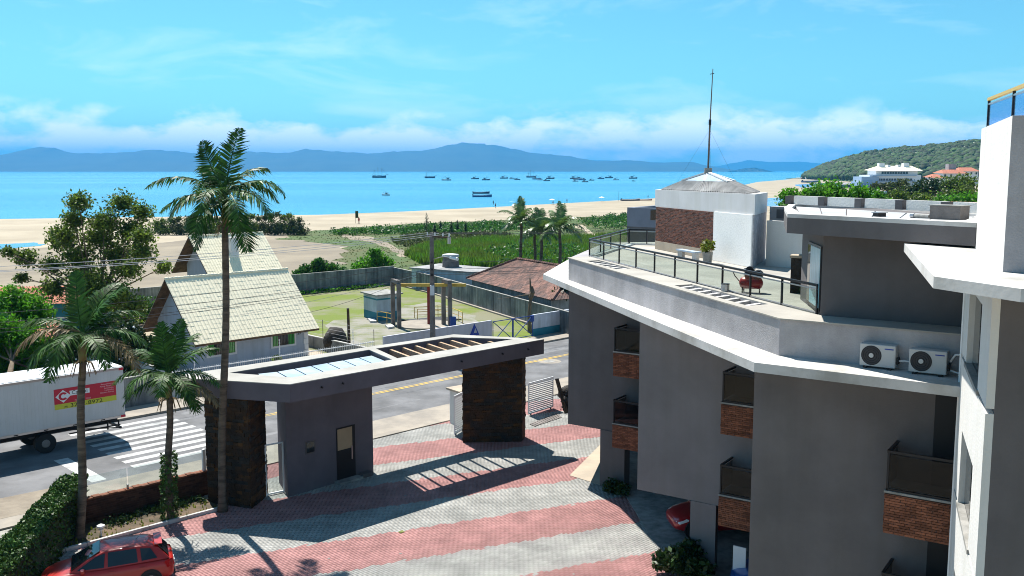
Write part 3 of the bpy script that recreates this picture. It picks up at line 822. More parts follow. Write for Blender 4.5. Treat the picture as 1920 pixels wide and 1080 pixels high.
panel((-2.75, 49.7), (-1.6, 50.6), .2, 1.2, .3, 1.6, .0, .02).build('door', 'black', t)
# low brick wall with glass screen along the planting bed
t = thing('low_wall', 'low shade-darkened brick wall topped by frameless glass along the planting bed', 'wall', (*UV(16, 36.65), 0))
w0, w1 = UV(13.5, 36.6), UV(18.6, 36.6)
MB().prism(wall_quad(w0, w1, .22), -.05, .98).build('wall_core', 'mortar', t)
bricks('brickwork', w0, w1, .0, .98, mat('brick_low_shaded', (0.075, 0.033, 0.022), island=0.35, var=0.2, scale=3), t, L=.30, H=.09, seed=4)  # darker brick copy, the shade on this wall put into its colour
rng_ = random.Random(8)
for i in range(16):
    a = i * wlen(w0, w1) / 16
    panel(w0, w1, a + .01, a + wlen(w0, w1) / 16 - .01, .985, 1.03 + rng_.uniform(0, .03), -.24, .05).build('coping_brick', 'brick', t)
for i in range(3):
    a = .1 + i * 1.65
    panel(w0, w1, a, a + 1.6, 1.07, 1.86, -.12, -.105).build('glass_pane', 'glass_clear', t)
for a in (.06, 1.72, 3.37, 5.02): panel(w0, w1, a - .03, a + .03, 1.03, 1.2, -.15, -.07).build('clamp', 'steel', t)
panel(w0, w1, 4.9, 5.02, 1.03, 1.95, -.16, -.04).build('end_post', 'white_metal', t)

# ------------------------------------------------------------------ the residence on the right
t = BLD = thing('apartment_block', 'grey stepped apartment block with white roof slab, parapet and roof terrace', 'building', (8, 32, 0))
body = [(2.45, 41.0), (5.9, 38.67), (4.36, 32.3), (8.3, 29.65), (6.39, 24.83), (10.75, 21.9), (16, 24), (16, 52), (5, 52)]
MB().prism(body, 2.5, 8.56).build('wall', 'stucco', t)
panel((4.36, 32.3), (8.3, 29.65), .0, 4.6, 2.5, 8.55, .0, .012).build('wall', mat('stucco_bounce', (0.19, 0.175, 0.178), var=0.10, scale=0.5, streak=0.06, blotch=0.10, bump=0.12, bscale=25), t)  # lighter stucco copy, ground bounce put into this wall's colour
MB().prism([(3.78, 40.05), (4.75, 39.4), (5.1, 40.4), (4.1, 41.0)], -.05, 2.498).build('column', 'stucco', t)
MB().prism([(6.0, 31.15), (6.75, 30.65), (7.0, 31.4), (6.3, 31.9)], -.05, 2.498).build('column', 'stucco_bounce', t)
MB().prism([(6.41, 24.84), (10.77, 21.92), (11, 22.3), (6.65, 25.2)], -.05, 2.498).build('wall', 'stucco', t)
MB().prism([(4.75, 33.2), (5.1, 33.05), (5.3, 33.7), (4.95, 33.85)], 2.15, 2.498).build('column_top_stub', 'stucco_light', t)  # added stub for a column's pale top; its darkened lower part is omitted
MB().prism([(12.6, 24), (13.0, 24), (13.0, 44), (12.6, 44)], -.05, 2.498).build('garage_wall', 'concrete', t)
slab = [(1.42, 43.7), (5.98, 23.3), (10.04, 20.46), (14, 22), (15.5, 53), (3.0, 51)]
MB().prism(slab, 8.562, 8.80).build('roof_slab', 'white_slab', t)
P1, P2, P3 = (2.45, 41.4), (6.83, 24.2), (10.7, 21.55)
ter = [P1, P2, P3, (15, 24), (15, 52), (4.9, 50.4)]
# two sunken skylights with light slats in the ledge
def led(s, r):
    a = lerp(P1, P2, s); b = lerp((3.39, 41.9), (8.0, 24.8), s); return lerp(a, b, r)
sh1 = [led(.10, .22), led(.30, .22), led(.30, .80), led(.10, .80)]
sh2 = [led(.60, .22), led(.88, .22), led(.88, .80), led(.60, .80)]
MB().holed(ter, [sh1, sh2], 8.802, 9.74).build('parapet', 'stucco_light', t)
MB().holed([led(-.003, -.03), led(1.003, -.03), (10.7, 21.5), (10.9, 22.7), (8.05, 24.6), led(1, .97), led(0, .97)], [sh1, sh2], 9.742, 9.775).build('coping', 'terrace', t)
MB().prism([(3.6, 42), (8.05, 24.8), (14.9, 24.2), (14.9, 51.9), (5.0, 50.2)], 9.742, 9.76).build('terrace_floor', 'terrace', t)
for (s0, s1, n) in ((.10, .30, 6), (.60, .88, 8)):
    MB().prism([led(s0, .22), led(s1, .22), led(s1, .80), led(s0, .80)], 8.803, 9.2).build('light_well_floor', 'white_slab', t)
    for i in range(n):
        s = s0 + (s1 - s0) * (i + .5) / n
        a, b = led(s, .22), led(s - .012, .80)
        MB().bar((*a, 9.66), (*b, 9.66), .16, .14).build('light_slat', 'white_slab', t)
# balconies
def balcony(p0, p1, zf, seed, depth=1.15, zb=None):
    d, n = out_n(p0, p1); W = wlen(p0, p1)
    b = panel(p0, p1, 0, W, zf - .98, zf, -depth, -.02).build('balcony', 'mortar', t)
    bricks('brickwork', p0, p1, zf - .98, zf - .03, 'brick', b, seed=seed, proud=.02)
    q0 = (p0[0] - n.x * depth, p0[1] - n.y * depth)
    bricks('brickwork', q0, p0, zf - .98, zf - .03, 'brick', b, seed=seed + 1, proud=.02)
    panel(p0, p1, -.03, W + .0, zf + .002, zf + .05, -depth, .03).build('sill', 'concrete', b)
    panel(p0, p1, .06, W - .02, zf + .12, zf + .92, -.04, -.03).build('glass', 'glass_smoke', b)
    q = (p0[0] - n.x * .04 + d.x * .02, p0[1] - n.y * .04 + d.y * .02); qb = (p0[0] - n.x * depth + d.x * .02, p0[1] - n.y * depth + d.y * .02)
    panel(qb, q, .05, depth - .1, zf + .12, zf + .92, -.01, .0).build('glass', 'glass_smoke', b)
    r = MB()
    for tt in (.03, W - .03): panel(p0, p1, tt - .025, tt + .025, zf + .05, zf + 1.0, -.06, -.01, r)
    panel(p0, p1, 0, W, zf + .96, zf + 1.02, -.07, 0, r); panel(p0, p1, 0, W, zf + .05, zf + .10, -.06, -.01, r)
    panel(qb, q, 0, depth - .04, zf + .96, zf + 1.02, -.03, .03, r)
    panel(qb, q, 0, .05, zf + .05, zf + 1.0, -.03, .03, r)
    r.build('railing', 'dark_metal', b)
    # door behind, coloured flat black to put in the balcony's inner darkness
    panel(p0, p1, .25, W, zf - .05, zf + 2.0, -depth + .01, -depth + .06).build('balcony_door', 'black', b)
for i, zf in enumerate((6.15, 3.15)):
    balcony((4.15, 38.55), (5.35, 37.75), zf, 10 + i)
    balcony((6.60, 29.55), (7.75, 28.78), zf + .08, 20 + i)
    balcony((8.83, 21.95), (10.25, 21.0), zf - .2, 30 + i, depth=1.1)
# right end: flat black panels put the recess darkness into the colour
panel((6.39, 24.83), (10.75, 21.9), 4.45, 5.2, 5.9, 8.3, .0, .05).build('window', 'black', t)
panel((6.39, 24.83), (10.75, 21.9), 4.45, 5.2, 2.9, 5.1, .0, .05).build('window', 'black', t)
# penthouse
Q0, Q1, Q2 = (8.45, 27.9), (8.03, 24.72), (10.95, 22.75)
MB().prism([Q0, Q1, Q2, (14, 24), (14, 31), (9.4, 31)], 9.745, 11.9).build('penthouse_wall', 'stucco', t)
LW = wlen(Q0, Q1)
w_ = panel(Q0, Q1, LW - 1.95, LW - .06, 9.85, 11.55, 0, .04).build('window', 'dark_metal', t)
panel(Q0, Q1, LW - 1.5, LW - .10, 9.93, 11.48, .042, .05).build('pane', 'curtain', w_)
panel(Q0, Q1, LW - 1.9, LW - 1.52, 9.93, 11.48, .042, .05).build('pane', 'darkglass', w_)
R = [(7.1, 24.8), (9.86, 20.4), (10.4, 20.7), (12.2, 24.2), (12.0, 31), (9.2, 32), (8.2, 29.0)]
MB().prism(R, 11.9, 12.3).build('penthouse_roof', 'stucco', t)
ri = [(7.5, 24.95), (9.75, 21.3), (10.2, 21.6), (11.85, 24.4), (11.7, 30.7), (9.3, 31.6), (8.4, 28.9)]
MB().holed(R, [ri], 12.302, 12.40).build('roof_rim', 'white_slab', t)
for i in range(6):
    a0, a1 = lerp(ri[0], ri[1], i / 6 + .004), lerp(ri[0], ri[1], (i + 1) / 6 - .004)
    b0, b1 = lerp(ri[5], ri[3], i / 6 + .004), lerp(ri[5], ri[3], (i + 1) / 6 - .004)
    MB().prism([a0, a1, b1, b0], 12.303, 12.335).build('roof_panel', 'roofpanel', t)
for i in range(5):
    a0, a1 = lerp(R[5], R[3], i / 5 + .03), lerp(R[5], R[3], (i + 1) / 5)
    MB().prism(wall_quad(a0, a1, .15), 12.401, 12.68).build('roof_parapet', 'white_wall', t)
    a = lerp(R[5], R[3], i / 5 + .005)
    MB().box((a[0], a[1], 12.54), (.22, .22, .27), .6).build('parapet_post', 'stucco', t)
# terrace railing: posts, glass panes and dark handrail, then the far return
ra0, ra1 = (3.39, 41.9), (8.0, 24.9)
rb0 = (6.0, 49.2); rb1 = (7.72, 48.3)
def railing(name, label, pts, m_glass, n_list, z0, h, mrail='dark_metal', mtop=None):
    g = thing(name, label, 'railing', (*pts[0], z0))
    for (p0, p1), n in zip(zip(pts[:-1], pts[1:]), n_list):
        W = wlen(p0, p1)
        for i in range(n):
            a, b = W * i / n, W * (i + 1) / n
            panel(p0, p1, a + .05, b - .05, z0 + .07, z0 + h - .10, -.006, .006).build('glass_pane', m_glass, g)
            panel(p0, p1, a - .025, a + .025, z0, z0 + h - .03, -.025, .025).build('post', mrail, g)
        panel(p0, p1, W - .05, W, z0, z0 + h - .03, -.025, .025).build('post', mrail, g)
        panel(p0, p1, 0, W, z0 + h - .03, z0 + h + .03, -.04, .04).build('handrail', mtop or mrail, g)
        panel(p0, p1, 0, W, z0 + h - .12, z0 + h - .085, -.018, .018).build('mid_rail', 'steel', g)
        panel(p0, p1, 0, W, z0 + .03, z0 + .06, -.02, .02).build('bottom_rail', 'steel', g)
    return g
railing('terrace_railing', 'dark metal and glass railing round the edge of the roof terrace', [rb1, rb0, ra0, ra1], 'glass_green', [2, 4, 10], 9.765, .76)
MB().prism([(3.45, 42.3), (3.7, 42.2), (6.2, 48.75), (7.6, 48.0), (7.75, 48.2), (6.05, 49.1)], 9.761, 9.80).build('terrace_edge', 'white_slab', BLD)
# right wing
t = WING = thing('corner_wing', 'tall corner wing with sunlit side windows and bright projecting eave slab', 'building', (11, 16, 0))
W1, W2 = (9.95, 20.6), (8.05, 15.66); W3 = (8.05 + .829 * 8, 15.66 - .559 * 8)
MB().prism([W1, W2, W3, (17, 14), (17, 22), (11.5, 21.7)], -.05, 11.66).build('wall', 'stucco', t)
WLn = wlen(W1, W2)
lit = MB()
for zf in (9.55, 6.55, 3.55):
    h = 1.55
    fr = panel(W1, W2, 1.15, 3.75, zf, zf + h, .0, .012).build('window', 'dark_metal', t)
    panel(W1, W2, 1.22, 2.45, zf + .06, zf + h - .06, .013, .02).build('pane', 'darkglass', fr)
    panel(W1, W2, 2.50, 3.68, zf + .06, zf + h - .06, .013, .02).build('pane', 'darkglass', fr)
    panel(W1, W2, 1.0, 3.9, zf - .09, zf, .0, .16).build('sill', 'concrete', fr)
    for (a, b) in ((-.02, 1.15), (3.75, WLn)):
        panel(W1, W2, a, b, zf, zf + h, .0, .13).build('pier', 'white_wall', t)
for (z0, z1) in ((-.04, 3.46), (5.1, 6.46), (8.1, 9.46), (11.1, 11.655)):
    panel(W1, W2, -.02, WLn, z0, z1, .0, .13).build('spandrel', 'white_wall', t)
MB().prism([(9.0, 22.0), (6.63, 15.0), (7.16, 13.4), (14, 9.0), (17, 14), (16, 23), (11, 22.8)], 11.662, 11.85).build('eave_slab', 'white_slab', t)
T1, T2 = (9.95, 20.6), (8.05, 15.66); T3 = (8.05 + .829 * 7, 15.66 - .559 * 7)
MB().prism([T1, T2, T3, (17, 14), (17, 22), (11.2, 22.3)], 11.852, 14.38).build('tower_wall', 'white_wall', t)
panel(T2, T3, 0.0, 6.9, 11.856, 14.375, .0, .012).build('front_shade_panel', 'stucco_light', t)  # greyer panel puts the shade of this front face into its colour
railing('roof_glass_railing', 'blue tinted glass railing with golden handrail on top of the corner wing', [(10.15, 20.75), (8.62, 15.75), (13.5, 12.5)], 'glass_blue', [2, 3], 14.385, .62, mtop='gold_rail')
dp = MB().tube([(10.05, 21.1, 0), (10.05, 21.1, 11.6)], .05, 8).build('downpipe', 'white_metal', t)

# ------------------------------------------------------------------ stair tower with mast on the terrace
t = thing('stair_tower', 'white stair tower with brick panel, corrugated hip roof and glass pyramid', 'building', (8.5, 41, 9.7))
F1, F2, F3, F4 = (6.9, 46.1), (9.3, 37.1), (10.6, 40.2), (8.2, 49.2)
MB().prism([F1, F2, F3, F4], 9.765, 11.80).build('wall', 'white_wall', t)
FL = wlen(F1, F2)
MB().prism([lerp(F1, F2, -.015), lerp(F1, F2, 1.012), lerp(F4, F3, 1.012), lerp(F4, F3, -.015)], 11.802, 12.60).build('upper_band', mat('band_grey', (0.62, 0.62, 0.63), var=.06, scale=.8, streak=.06), t)
panel(F1, F2, FL * .655, FL, 9.77, 11.80, .0, .05).build('render_panel', mat('fresh_white', (0.86, 0.85, 0.83), var=.04, scale=.8, bump=.15, bscale=15), t)
panel(F1, F2, .02, FL * .652, 9.77, 10.16, .0, .03).build('plinth', 'cream_slab', t)
bricks('brickwork', F1, F2, 10.17, 11.79, 'brick_dark', t, L=.21, H=.06, seed=3, t0=.03, t1=FL * .651)
panel(F2, F3, .02, wlen(F2, F3), 9.77, 11.80, .0, .04).build('rough_render', mat('rough_render', (.46, .45, .47), var=.2, scale=6, bump=1.0, bscale=14), t)
cx = sum(p[0] for p in (F1, F2, F3, F4)) / 4; cyy = sum(p[1] for p in (F1, F2, F3, F4)) / 4
rf = MB()
qs = [lerp(p, (cx, cyy), .10) for p in (F1, F2, F3, F4)]; qt = [lerp(p, (cx, cyy), .52) for p in (F1, F2, F3, F4)]
for i in range(4):
    a, b = qs[i], qs[(i + 1) % 4]; c, d = qt[(i + 1) % 4], qt[i]
    n = 40
    for j in range(n):
        o = []
        for s, lift in ((j / n, 0), ((j + .5) / n, .05), ((j + 1) / n, 0)):
            p = lerp(a, b, s); q = lerp(d, c, s)
            o += [(p[0], p[1], 12.60 + lift), (q[0], q[1], 13.02 + lift)]
        rf.add(o, [(0, 2, 3, 1), (2, 4, 5, 3)])
rf.build('corrugated_roof', 'fibro', t)
MB().prism([lerp(p, (cx, cyy), .08) for p in (F1, F2, F3, F4)], 12.56, 12.606).build('roof_deck', 'fibro', t)
for i in range(4):
    a, b = qt[i], qt[(i + 1) % 4]
    p = MB().add([(*a, 13.04), (*b, 13.04), (cx, cyy, 13.42)], [(0, 1, 2)]).build('pyramid_pane', 'skylight', t)
    MB().bar((*a, 13.06), (cx, cyy, 13.44), .12, .06).build('ridge_bar', 'white_metal', t)
    m_ = lerp(a, b, .5); MB().bar((*m_, 13.05), (cx, cyy, 13.44), .10, .05).build('ridge_bar', 'white_metal', t)
MB().tube([(cx, cyy, 13.36), (cx, cyy, 13.62)], .17, 12).build('cap', 'concrete', t)
t = thing('lightning_mast', 'slender dark antenna mast rising from the glass pyramid', 'mast', (cx, cyy, 13.6))
MB().tube([(cx, cyy, 13.58), (cx + .03, cyy, 15.6)], [.045, .04], 8).build('lower_pole', 'pole_concrete', t)
MB().tube([(cx + .03, cyy, 15.6), (cx + .10, cyy, 17.95)], [.03, .018], 8).build('upper_pole', 'pole_concrete', t)
MB().tube([(cx + .03, cyy, 15.5), (cx + .03, cyy, 15.75)], .06, 8).build('collar', 'dark_metal', t)
MB().bar((cx - .02, cyy, 17.72), (cx + .16, cyy, 17.76), .03).build('crossbar', 'dark_metal', t)
for k_ in range(3):
    an = k_ * 2.1 + .4
    MB().tube([(cx + .03, cyy, 15.3), (cx + 1.5 * math.cos(an), cyy + 1.5 * math.sin(an), 13.0)], .003, 4).build('guy_wire', 'wire', t)
# low walls behind the terrace
t = thing('terrace_back_wall', 'pale low terrace wall with a grey recessed box behind it', 'wall', (11, 37, 9.7))
MB().prism(wall_quad((10.05, 37.9), (12.4, 35.0), .2), 9.762, 11.55).build('wall', 'white_wall', t)
MB().prism([(10.5, 39.2), (12.9, 36.1), (13.6, 36.8), (11.2, 39.9)], 9.762, 12.05).build('box', 'stucco_light', t)
panel((10.5, 39.2), (12.9, 36.1), .35, 1.9, 11.6, 11.95, -.0, .02).build('recess', 'stucco', t)
t = thing('stone_post', 'short stone clad post with cream cap beside the penthouse', 'post', (8.75, 29, 9.7))
MB().prism([(8.55, 29.3), (9.0, 29.1), (9.2, 29.5), (8.75, 29.7)], 9.762, 10.85).build('shaft', 'stone_grey', t)
MB().prism([(8.5, 29.27), (9.03, 29.03), (9.26, 29.53), (8.72, 29.77)], 10.851, 10.93).build('cap', 'cream_slab', t)
# neighbour seen beyond the terrace
t = thing('grey_neighbour_house', 'dark grey flat roofed house with open roof terrace beyond the railing', 'house', (11, 66, 0))
nb = [(7.9, 66), (12.5, 62), (16, 67), (11, 71)]
MB().prism(nb, -.05, 9.7).build('wall', 'stucco', t)
MB().holed(nb, [[lerp(p, (11.8, 66.5), .12) for p in nb]], 9.702, 11.0).build('parapet', mat('slate_paint', (.20, .22, .27), var=.1), t)
panel(nb[0], nb[1], 1.9, 3.0, 10.2, 10.9, .0, .02).build('window', 'darkglass', t)
MB().prism([(13.2, 64.5), (15, 66), (14.4, 66.8), (12.6, 65.3)], 9.702, 11.4).build('roof_box', 'paleblue', t)

# ------------------------------------------------------------------ houses across the road
def tiled_slope(parent, e0, e1, r0, r1, m, tw=.26, tl=.37, singles=0, seed=0, amp=.028):
    e0, e1, r0, r1 = map(Vector, (e0, e1, r0, r1)); rng = random.Random(seed)
    W = (e1 - e0).length; H = ((r0 + r1) / 2 - (e0 + e1) / 2).length
    nx, ny = max(1, round(W / tw)), max(1, round(H / tl))
    nrm = (e1 - e0).cross(r0 - e0).normalized()
    if nrm.z < 0: nrm = -nrm
    prof = [(0, 0), (.12, .35), (.30, 1), (.48, .35), (.62, 0), (1.0, 0)]
    rest = MB(); cnt = 0
    def at(a, b): return (e0.lerp(e1, a)).lerp(r0.lerp(r1, a), b)
    for j in range(ny):
        for i in range(nx):
            vs = []; fs = []; jit = rng.uniform(-.004, .006)
            for (f, h) in prof:
                x = (i + f) / nx
                vs.append(at(x, j / ny) + nrm * (.014 + h * amp + jit)); vs.append(at(x, min(1, (j + 1.08) / ny)) + nrm * (.006 + h * amp + jit))
            for q in range(len(prof) - 1): fs.append((2 * q, 2 * q + 2, 2 * q + 3, 2 * q + 1))
            nb = len(vs)
            for q, (f, h) in enumerate(prof): vs.append(at((i + f) / nx, j / ny) + nrm * (-.0))
            for q in range(len(prof) - 1): fs.append((nb + q, nb + q + 1, 2 * q + 2, 2 * q))
            if cnt < singles: MB().add(vs, fs).build('tile', m, parent); cnt += 1
            else: rest.add(vs, fs)
    o = rest.build('tile_field', m, parent); o['kind'] = 'stuff'
def gable_house(name, label, u0, u1, v0, v1, zw, zr, over, mroof, mwall, singles, tw=.26, tl=.37, soffit='dark_wood', ends=.8, seed=0):
    t = thing(name, label, 'house', (*UV((u0 + u1) / 2, (v0 + v1) / 2), 0)); vm = (v0 + v1) / 2
    m = MB().prism(uvrect(u0, u1, v0, v1), -.05, zw)
    sl = (zr - zw) / (vm - v0)
    for u in (u0, u1):                             # gable triangles with thickness
        du = .1 if u == u0 else -.1
        a, b, c = UV(u, v0), UV(u, v1), UV(u, vm); a2, b2, c2 = UV(u + du, v0), UV(u + du, v1), UV(u + du, vm)
        m.add([(*a, zw), (*b, zw), (*c, zr - .05), (*a2, zw), (*b2, zw), (*c2, zr - .05)], [(0, 1, 2), (5, 4, 3), (0, 2, 5, 3), (1, 4, 5, 2)])
    m.build('wall', mwall, t)
    ue0, ue1 = u0 - ends, u1 + ends * .5; ze = zw - sl * over
    rf = MB()
    for (va, s) in ((v0 - over, 1), (v1 + over, -1)):
        A, B, C, D = UV(ue0, va), UV(ue1, va), UV(ue1, vm), UV(ue0, vm)
        rf.add([(*A, ze - .02), (*B, ze - .02), (*C, zr - .02), (*D, zr - .02), (*A, ze - .14), (*B, ze - .14), (*C, zr - .14), (*D, zr - .14)],
               [(0, 1, 2, 3), (7, 6, 5, 4), (0, 4, 5, 1), (0, 3, 7, 4), (1, 5, 6, 2)])
    r = rf.build('roof', soffit, t)
    A, B, C, D = UV(ue0, v0 - over), UV(ue1, v0 - over), UV(ue1, vm), UV(ue0, vm)
    tiled_slope(r, (*A, ze), (*B, ze), (*D, zr), (*C, zr), mroof, tw, tl, singles, seed)
    A2, B2 = UV(ue0, v1 + over), UV(ue1, v1 + over)
    tiled_slope(r, (*B2, ze), (*A2, ze), (*C, zr), (*D, zr), mroof, tw * 2, tl * 2, 0, seed)
    n = int((ue1 - ue0) / .3)
    rd = MB()
    for i in range(n):
        a = ue0 + (ue1 - ue0) * i / n; b = ue0 + (ue1 - ue0) * (i + .97) / n
        rd.tube([(*UV(a, vm), zr + .03), (*UV(b, vm), zr + .045)], [.085, .10], 6)
    q = rd.build('ridge_tiles', mroof, r); q['kind'] = 'stuff'
    return t, r
t, r = gable_house('cream_roof_house', 'blue grey house with long cream tiled gable roof facing the road', 30.2, 38.7, 60.0, 66.2, 3.0, 6.1, .95, 'cream_tile', 'house_wall', 300, seed=1)
h0, h1 = UV(30.2, 60.0), UV(38.7, 60.0)
for (a, b) in ((5.55, 7.35), (.6, 2.6)):
    f = panel(h0, h1, a - .14, b + .14, .86, 2.44, .0, .05).build('window', 'trim', t)
    panel(h0, h1, a, b, 1.0, 2.3, .051, .056).build('pane', 'darkglass', f)
    for (c, d) in ((a, a + .42), (b - .5, b)): panel(h0, h1, c, d, 1.0, 2.3, .057, .062).build('shutter_pane', 'greenpane', f)
    g = MB()
    for k in range(15): x = a + (b - a) * (k + .5) / 15; g.bar(on_wall(h0, h1, x, 1.0, .09), on_wall(h0, h1, x, 2.3, .09), .018)
    g.build('window_grille', 'dark_metal', f)
for k in range(7): panel(h0, h1, 8.12 + .06 * (k % 2), 8.52, .02 + k * .42, .02 + k * .42 + .39, .0, .06).build('quoin', 'trim', t)
text_part('house_number', '27', .32, 'dark_metal', t, on_wall(h0, h1, 7.62, 1.62, .02), (h1[0] - h0[0], h1[1] - h0[1], 0), (0, 0, 1), .01, shear=.3)
t, r = gable_house('small_cream_roof_house', 'small house with steep cream roof, brown gable and white chimney', 41.6, 47.5, 79.0, 84.5, 5.0, 7.6, .9, 'cream_tile', 'house_wall', 200, seed=2, ends=1.1)
c = UV(44.0, 80.2)
MB().box((c[0], c[1], 6.1), (.75, .75, 2.6), RU).build('chimney', 'trim', r)
MB().box((c[0], c[1], 7.43), (.9, .9, .06), RU).build('chimney_cap', 'white_slab', r)
# front fence of the house
t = thing('house_fence', 'white rail fence with thin bars on a low wall before the blue house', 'fence', (*UV(33, 54.2), 0))
f0, f1 = UV(25.4, 54.1), UV(40.4, 54.1)
MB().prism(wall_quad(f0, f1, .15), -.05, .55).build('base_wall', 'white_wall', t)
panel(f0, f1, 0, 15, 1.48, 1.53, -.1, -.05).build('top_rail', 'white_metal', t)
panel(f0, f1, 0, 15, .62, .66, -.1, -.05).build('bottom_rail', 'white_metal', t)
bar = MB().bar((0, 0, .55), (0, 0, 1.62), .02).mesh('bar'); bar.materials.append(MATS['white_metal'])
for i in range(100):
    p = on_wall(f0, f1, .1 + i * .149, 0, -.075); o = link('bar', bar, None, t, local=True); o.location = p - ORG[t.name]
for a in (1.5, 7.4, 13.2):
    p = on_wall(f0, f1, a, 0, -.075)
    post = MB().tube([(p.x, p.y, 1.5), (p.x, p.y, 2.6)], .02, 6).build('wire_post', 'white_metal', t)
    for k in range(5): MB().tube([(p.x, p.y, 1.75 + k * .2), (p.x, p.y, 1.80 + k * .2)], .045, 6).build('insulator', 'white_metal', post)
t = thing('house_side_wall', 'white side wall running back beside the blue grey house', 'wall', (*UV(25.6, 58), 0))
MB().prism(wall_quad(UV(25.4, 62), UV(25.4, 54.3), .15), -.05, 1.5).build('wall', 'white_wall', t)
MB().prism(wall_quad(UV(25.38, 62), UV(25.38, 54.3), .2), 1.5, 1.56).build('coping', 'concrete', t)
t = thing('lot_side_wall', 'low weathered wall with wire mesh between the house and the lot', 'wall', (*UV(40.6, 60), 0))
MB().prism(wall_quad(UV(40.6, 74), UV(40.6, 54.3), .15), -.05, .85).build('wall', 'oldwall', t)
MB().prism(wall_quad(UV(40.58, 74), UV(40.58, 54.3), .2), .85, .90).build('coping', 'white_slab', t)
for k in range(7):
    p = UV(40.7, 54.6 + k * 3.2); MB().tube([(*p, .9), (*p, 2.3)], .025, 5).build('mesh_post', 'pole_concrete', t)
for k in range(5):
    a, b = UV(40.7, 54.6), UV(40.7, 73.8); MB().tube([(*a, 1.1 + k * .28), (*b, 1.1 + k * .28)], .007, 4).build('mesh_wire', 'wire_pale', t)
t = thing('roadside_wall', 'short stained grey wall at the kerb behind the truck', 'wall', (*UV(22.5, 53.4), 0))
MB().prism(wall_quad(UV(10, 53.4), UV(24.2, 53.4), .18), -.05, 1.75).build('wall', 'oldwall', t)
MB().prism(wall_quad(UV(9.98, 53.37), UV(24.24, 53.37), .24), 1.75, 1.80).build('coping', 'concrete', t)
# house at far left under the trees
t = thing('terracotta_house', 'red tiled house with teal wall half hidden by trees', 'house', (*(-38.68, 75.42), 0))
def rect_at(c, w, d, rz):
    ca, sa = math.cos(rz), math.sin(rz)
    return [(c[0] + x * ca - y * sa, c[1] + x * sa + y * ca) for x, y in ((-w / 2, -d / 2), (w / 2, -d / 2), (w / 2, d / 2), (-w / 2, d / 2))]
hq = rect_at((-45, 84), 15, 7, .15)
MB().prism(hq, -.05, 2.4).build('wall', 'teal', t)
mid0, mid1 = lerp(hq[0], hq[3], .5), lerp(hq[1], hq[2], .5)
e0, e1 = rect_at((-45, 84), 17, 9, .15)[:2]
rr_ = MB().add([(*e0, 2.3), (*e1, 2.3), (*mid1, 3.3), (*mid0, 3.3), (*hq[3], 2.4), (*hq[2], 2.4)], [(0, 1, 2, 3), (3, 2, 5, 4)]).build('roof', 'dark_wood', t)
tiled_slope(rr_, (*e0, 2.32), (*e1, 2.32), (*mid0, 3.32), (*mid1, 3.32), 'red_tile', .4, .5)
q2 = rect_at((-38.5, 73), 8, 4.5, .25)
MB().prism(q2, -.05, 1.7).build('annex_wall', 'concrete', t)
MB().prism(rect_at((-38.5, 73), 8.6, 5.0, .25), 1.7, 1.85).build('annex_roof', 'concrete', t)
q3 = rect_at((-35.5, 66.5), 6, 3, .25)
MB().prism(q3, -.05, 1.9).build('porch_wall', 'stucco', t)
a_, b_, c_2, d_ = rect_at((-35.5, 66.5), 6.6, 3.6, .25)
pr = MB().add([(*a_, 1.95), (*b_, 1.95), (*c_2, 2.7), (*d_, 2.7)], [(0, 1, 2, 3)]).build('porch_roof', 'dark_wood', t)
tiled_slope(pr, (*a_, 1.97), (*b_, 1.97), (*d_, 2.72), (*c_2, 2.72), 'red_tile', .35, .45)

# ------------------------------------------------------------------ pumping station lot
t = thing('lot_back_wall', 'long weathered grey wall along the back of the pumping lot', 'wall', (*UV(60, 91), 0))
kb0, kb1 = UV(30, 91), (-14.1, 114.7)
for i in range(10):
    a, b = lerp(kb0, kb1, i / 10), lerp(kb0, kb1, (i + 1) / 10 - .002)
    MB().prism(wall_quad(a, b, .18), -.05, 2.1).build('wall_bay', 'oldwall', t)
MB().prism(wall_quad(lerp(kb0, kb1, -.001), kb1, .22), 2.1, 2.16).build('coping', 'concrete', t)
t = thing('lot_right_wall', 'stained dark grey wall between the pumping lot and the brown roof', 'wall', (-2, 92, 0))
kr0, kr1 = (-14.1, 114.7), (4.9, 77.9)
kmid = (-8.1, 104.7)
for (a0, a1, n) in ((kr0, kmid, 3), (kmid, kr1, 8)):
    for i in range(n):
        a, b = lerp(a0, a1, i / n), lerp(a0, a1, (i + 1) / n - .004)
        MB().prism(wall_quad(b, a, .18), -.05, 1.95).build('wall_bay', 'oldwall', t)
    MB().prism(wall_quad(a1, a0, .23), 1.95, 2.0).build('coping', 'concrete', t)
    MB().prism(wall_quad((a1[0] - .15, a1[1] - .1), (a0[0] - .15, a0[1] - .1), .3), -.04, .12).build('footing', 'pavement', t)
t = thing('lot_front_wall', 'low white front wall of the lot with blue letter emblem', 'wall', (*UV(46, 53.3), 0))
k0, k1 = UV(40.6, 53.3), UV(51.1, 53.3)
MB().prism(wall_quad(k0, k1, .16), -.05, 1.95).build('wall', mat('lilac_white', (.50, .50, .56), var=.06, scale=.6, streak=.1), t)
dd = (k1[0] - k0[0], k1[1] - k0[1], 0)
p = on_wall(k0, k1, 8.1, .95, .012)
X = Vector(dd).normalized(); Z = Vector((0, 0, 1)); nrm = out_n(k0, k1)[1]
lg = MB()
def plate(mb, pts2, o, thick=.012):
    n = len(pts2); q = [o + X * a + Z * b for a, b in pts2]
    mb.add(q + [v + nrm * thick for v in q], [tuple(range(n, 2 * n))] + [(i, (i + 1) % n, n + (i + 1) % n, n + i) for i in range(n)])
plate(lg, [(0, 0), (.34, 0), (.62, .62), (.52, .95)], p); plate(lg, [(.52, .95), (.62, .62), (.80, .26), (.68, 0), (1.04, 0)], p)
plate(lg, [(.36, .10), (.68, .02), (.78, .20), (.50, .22)], p)
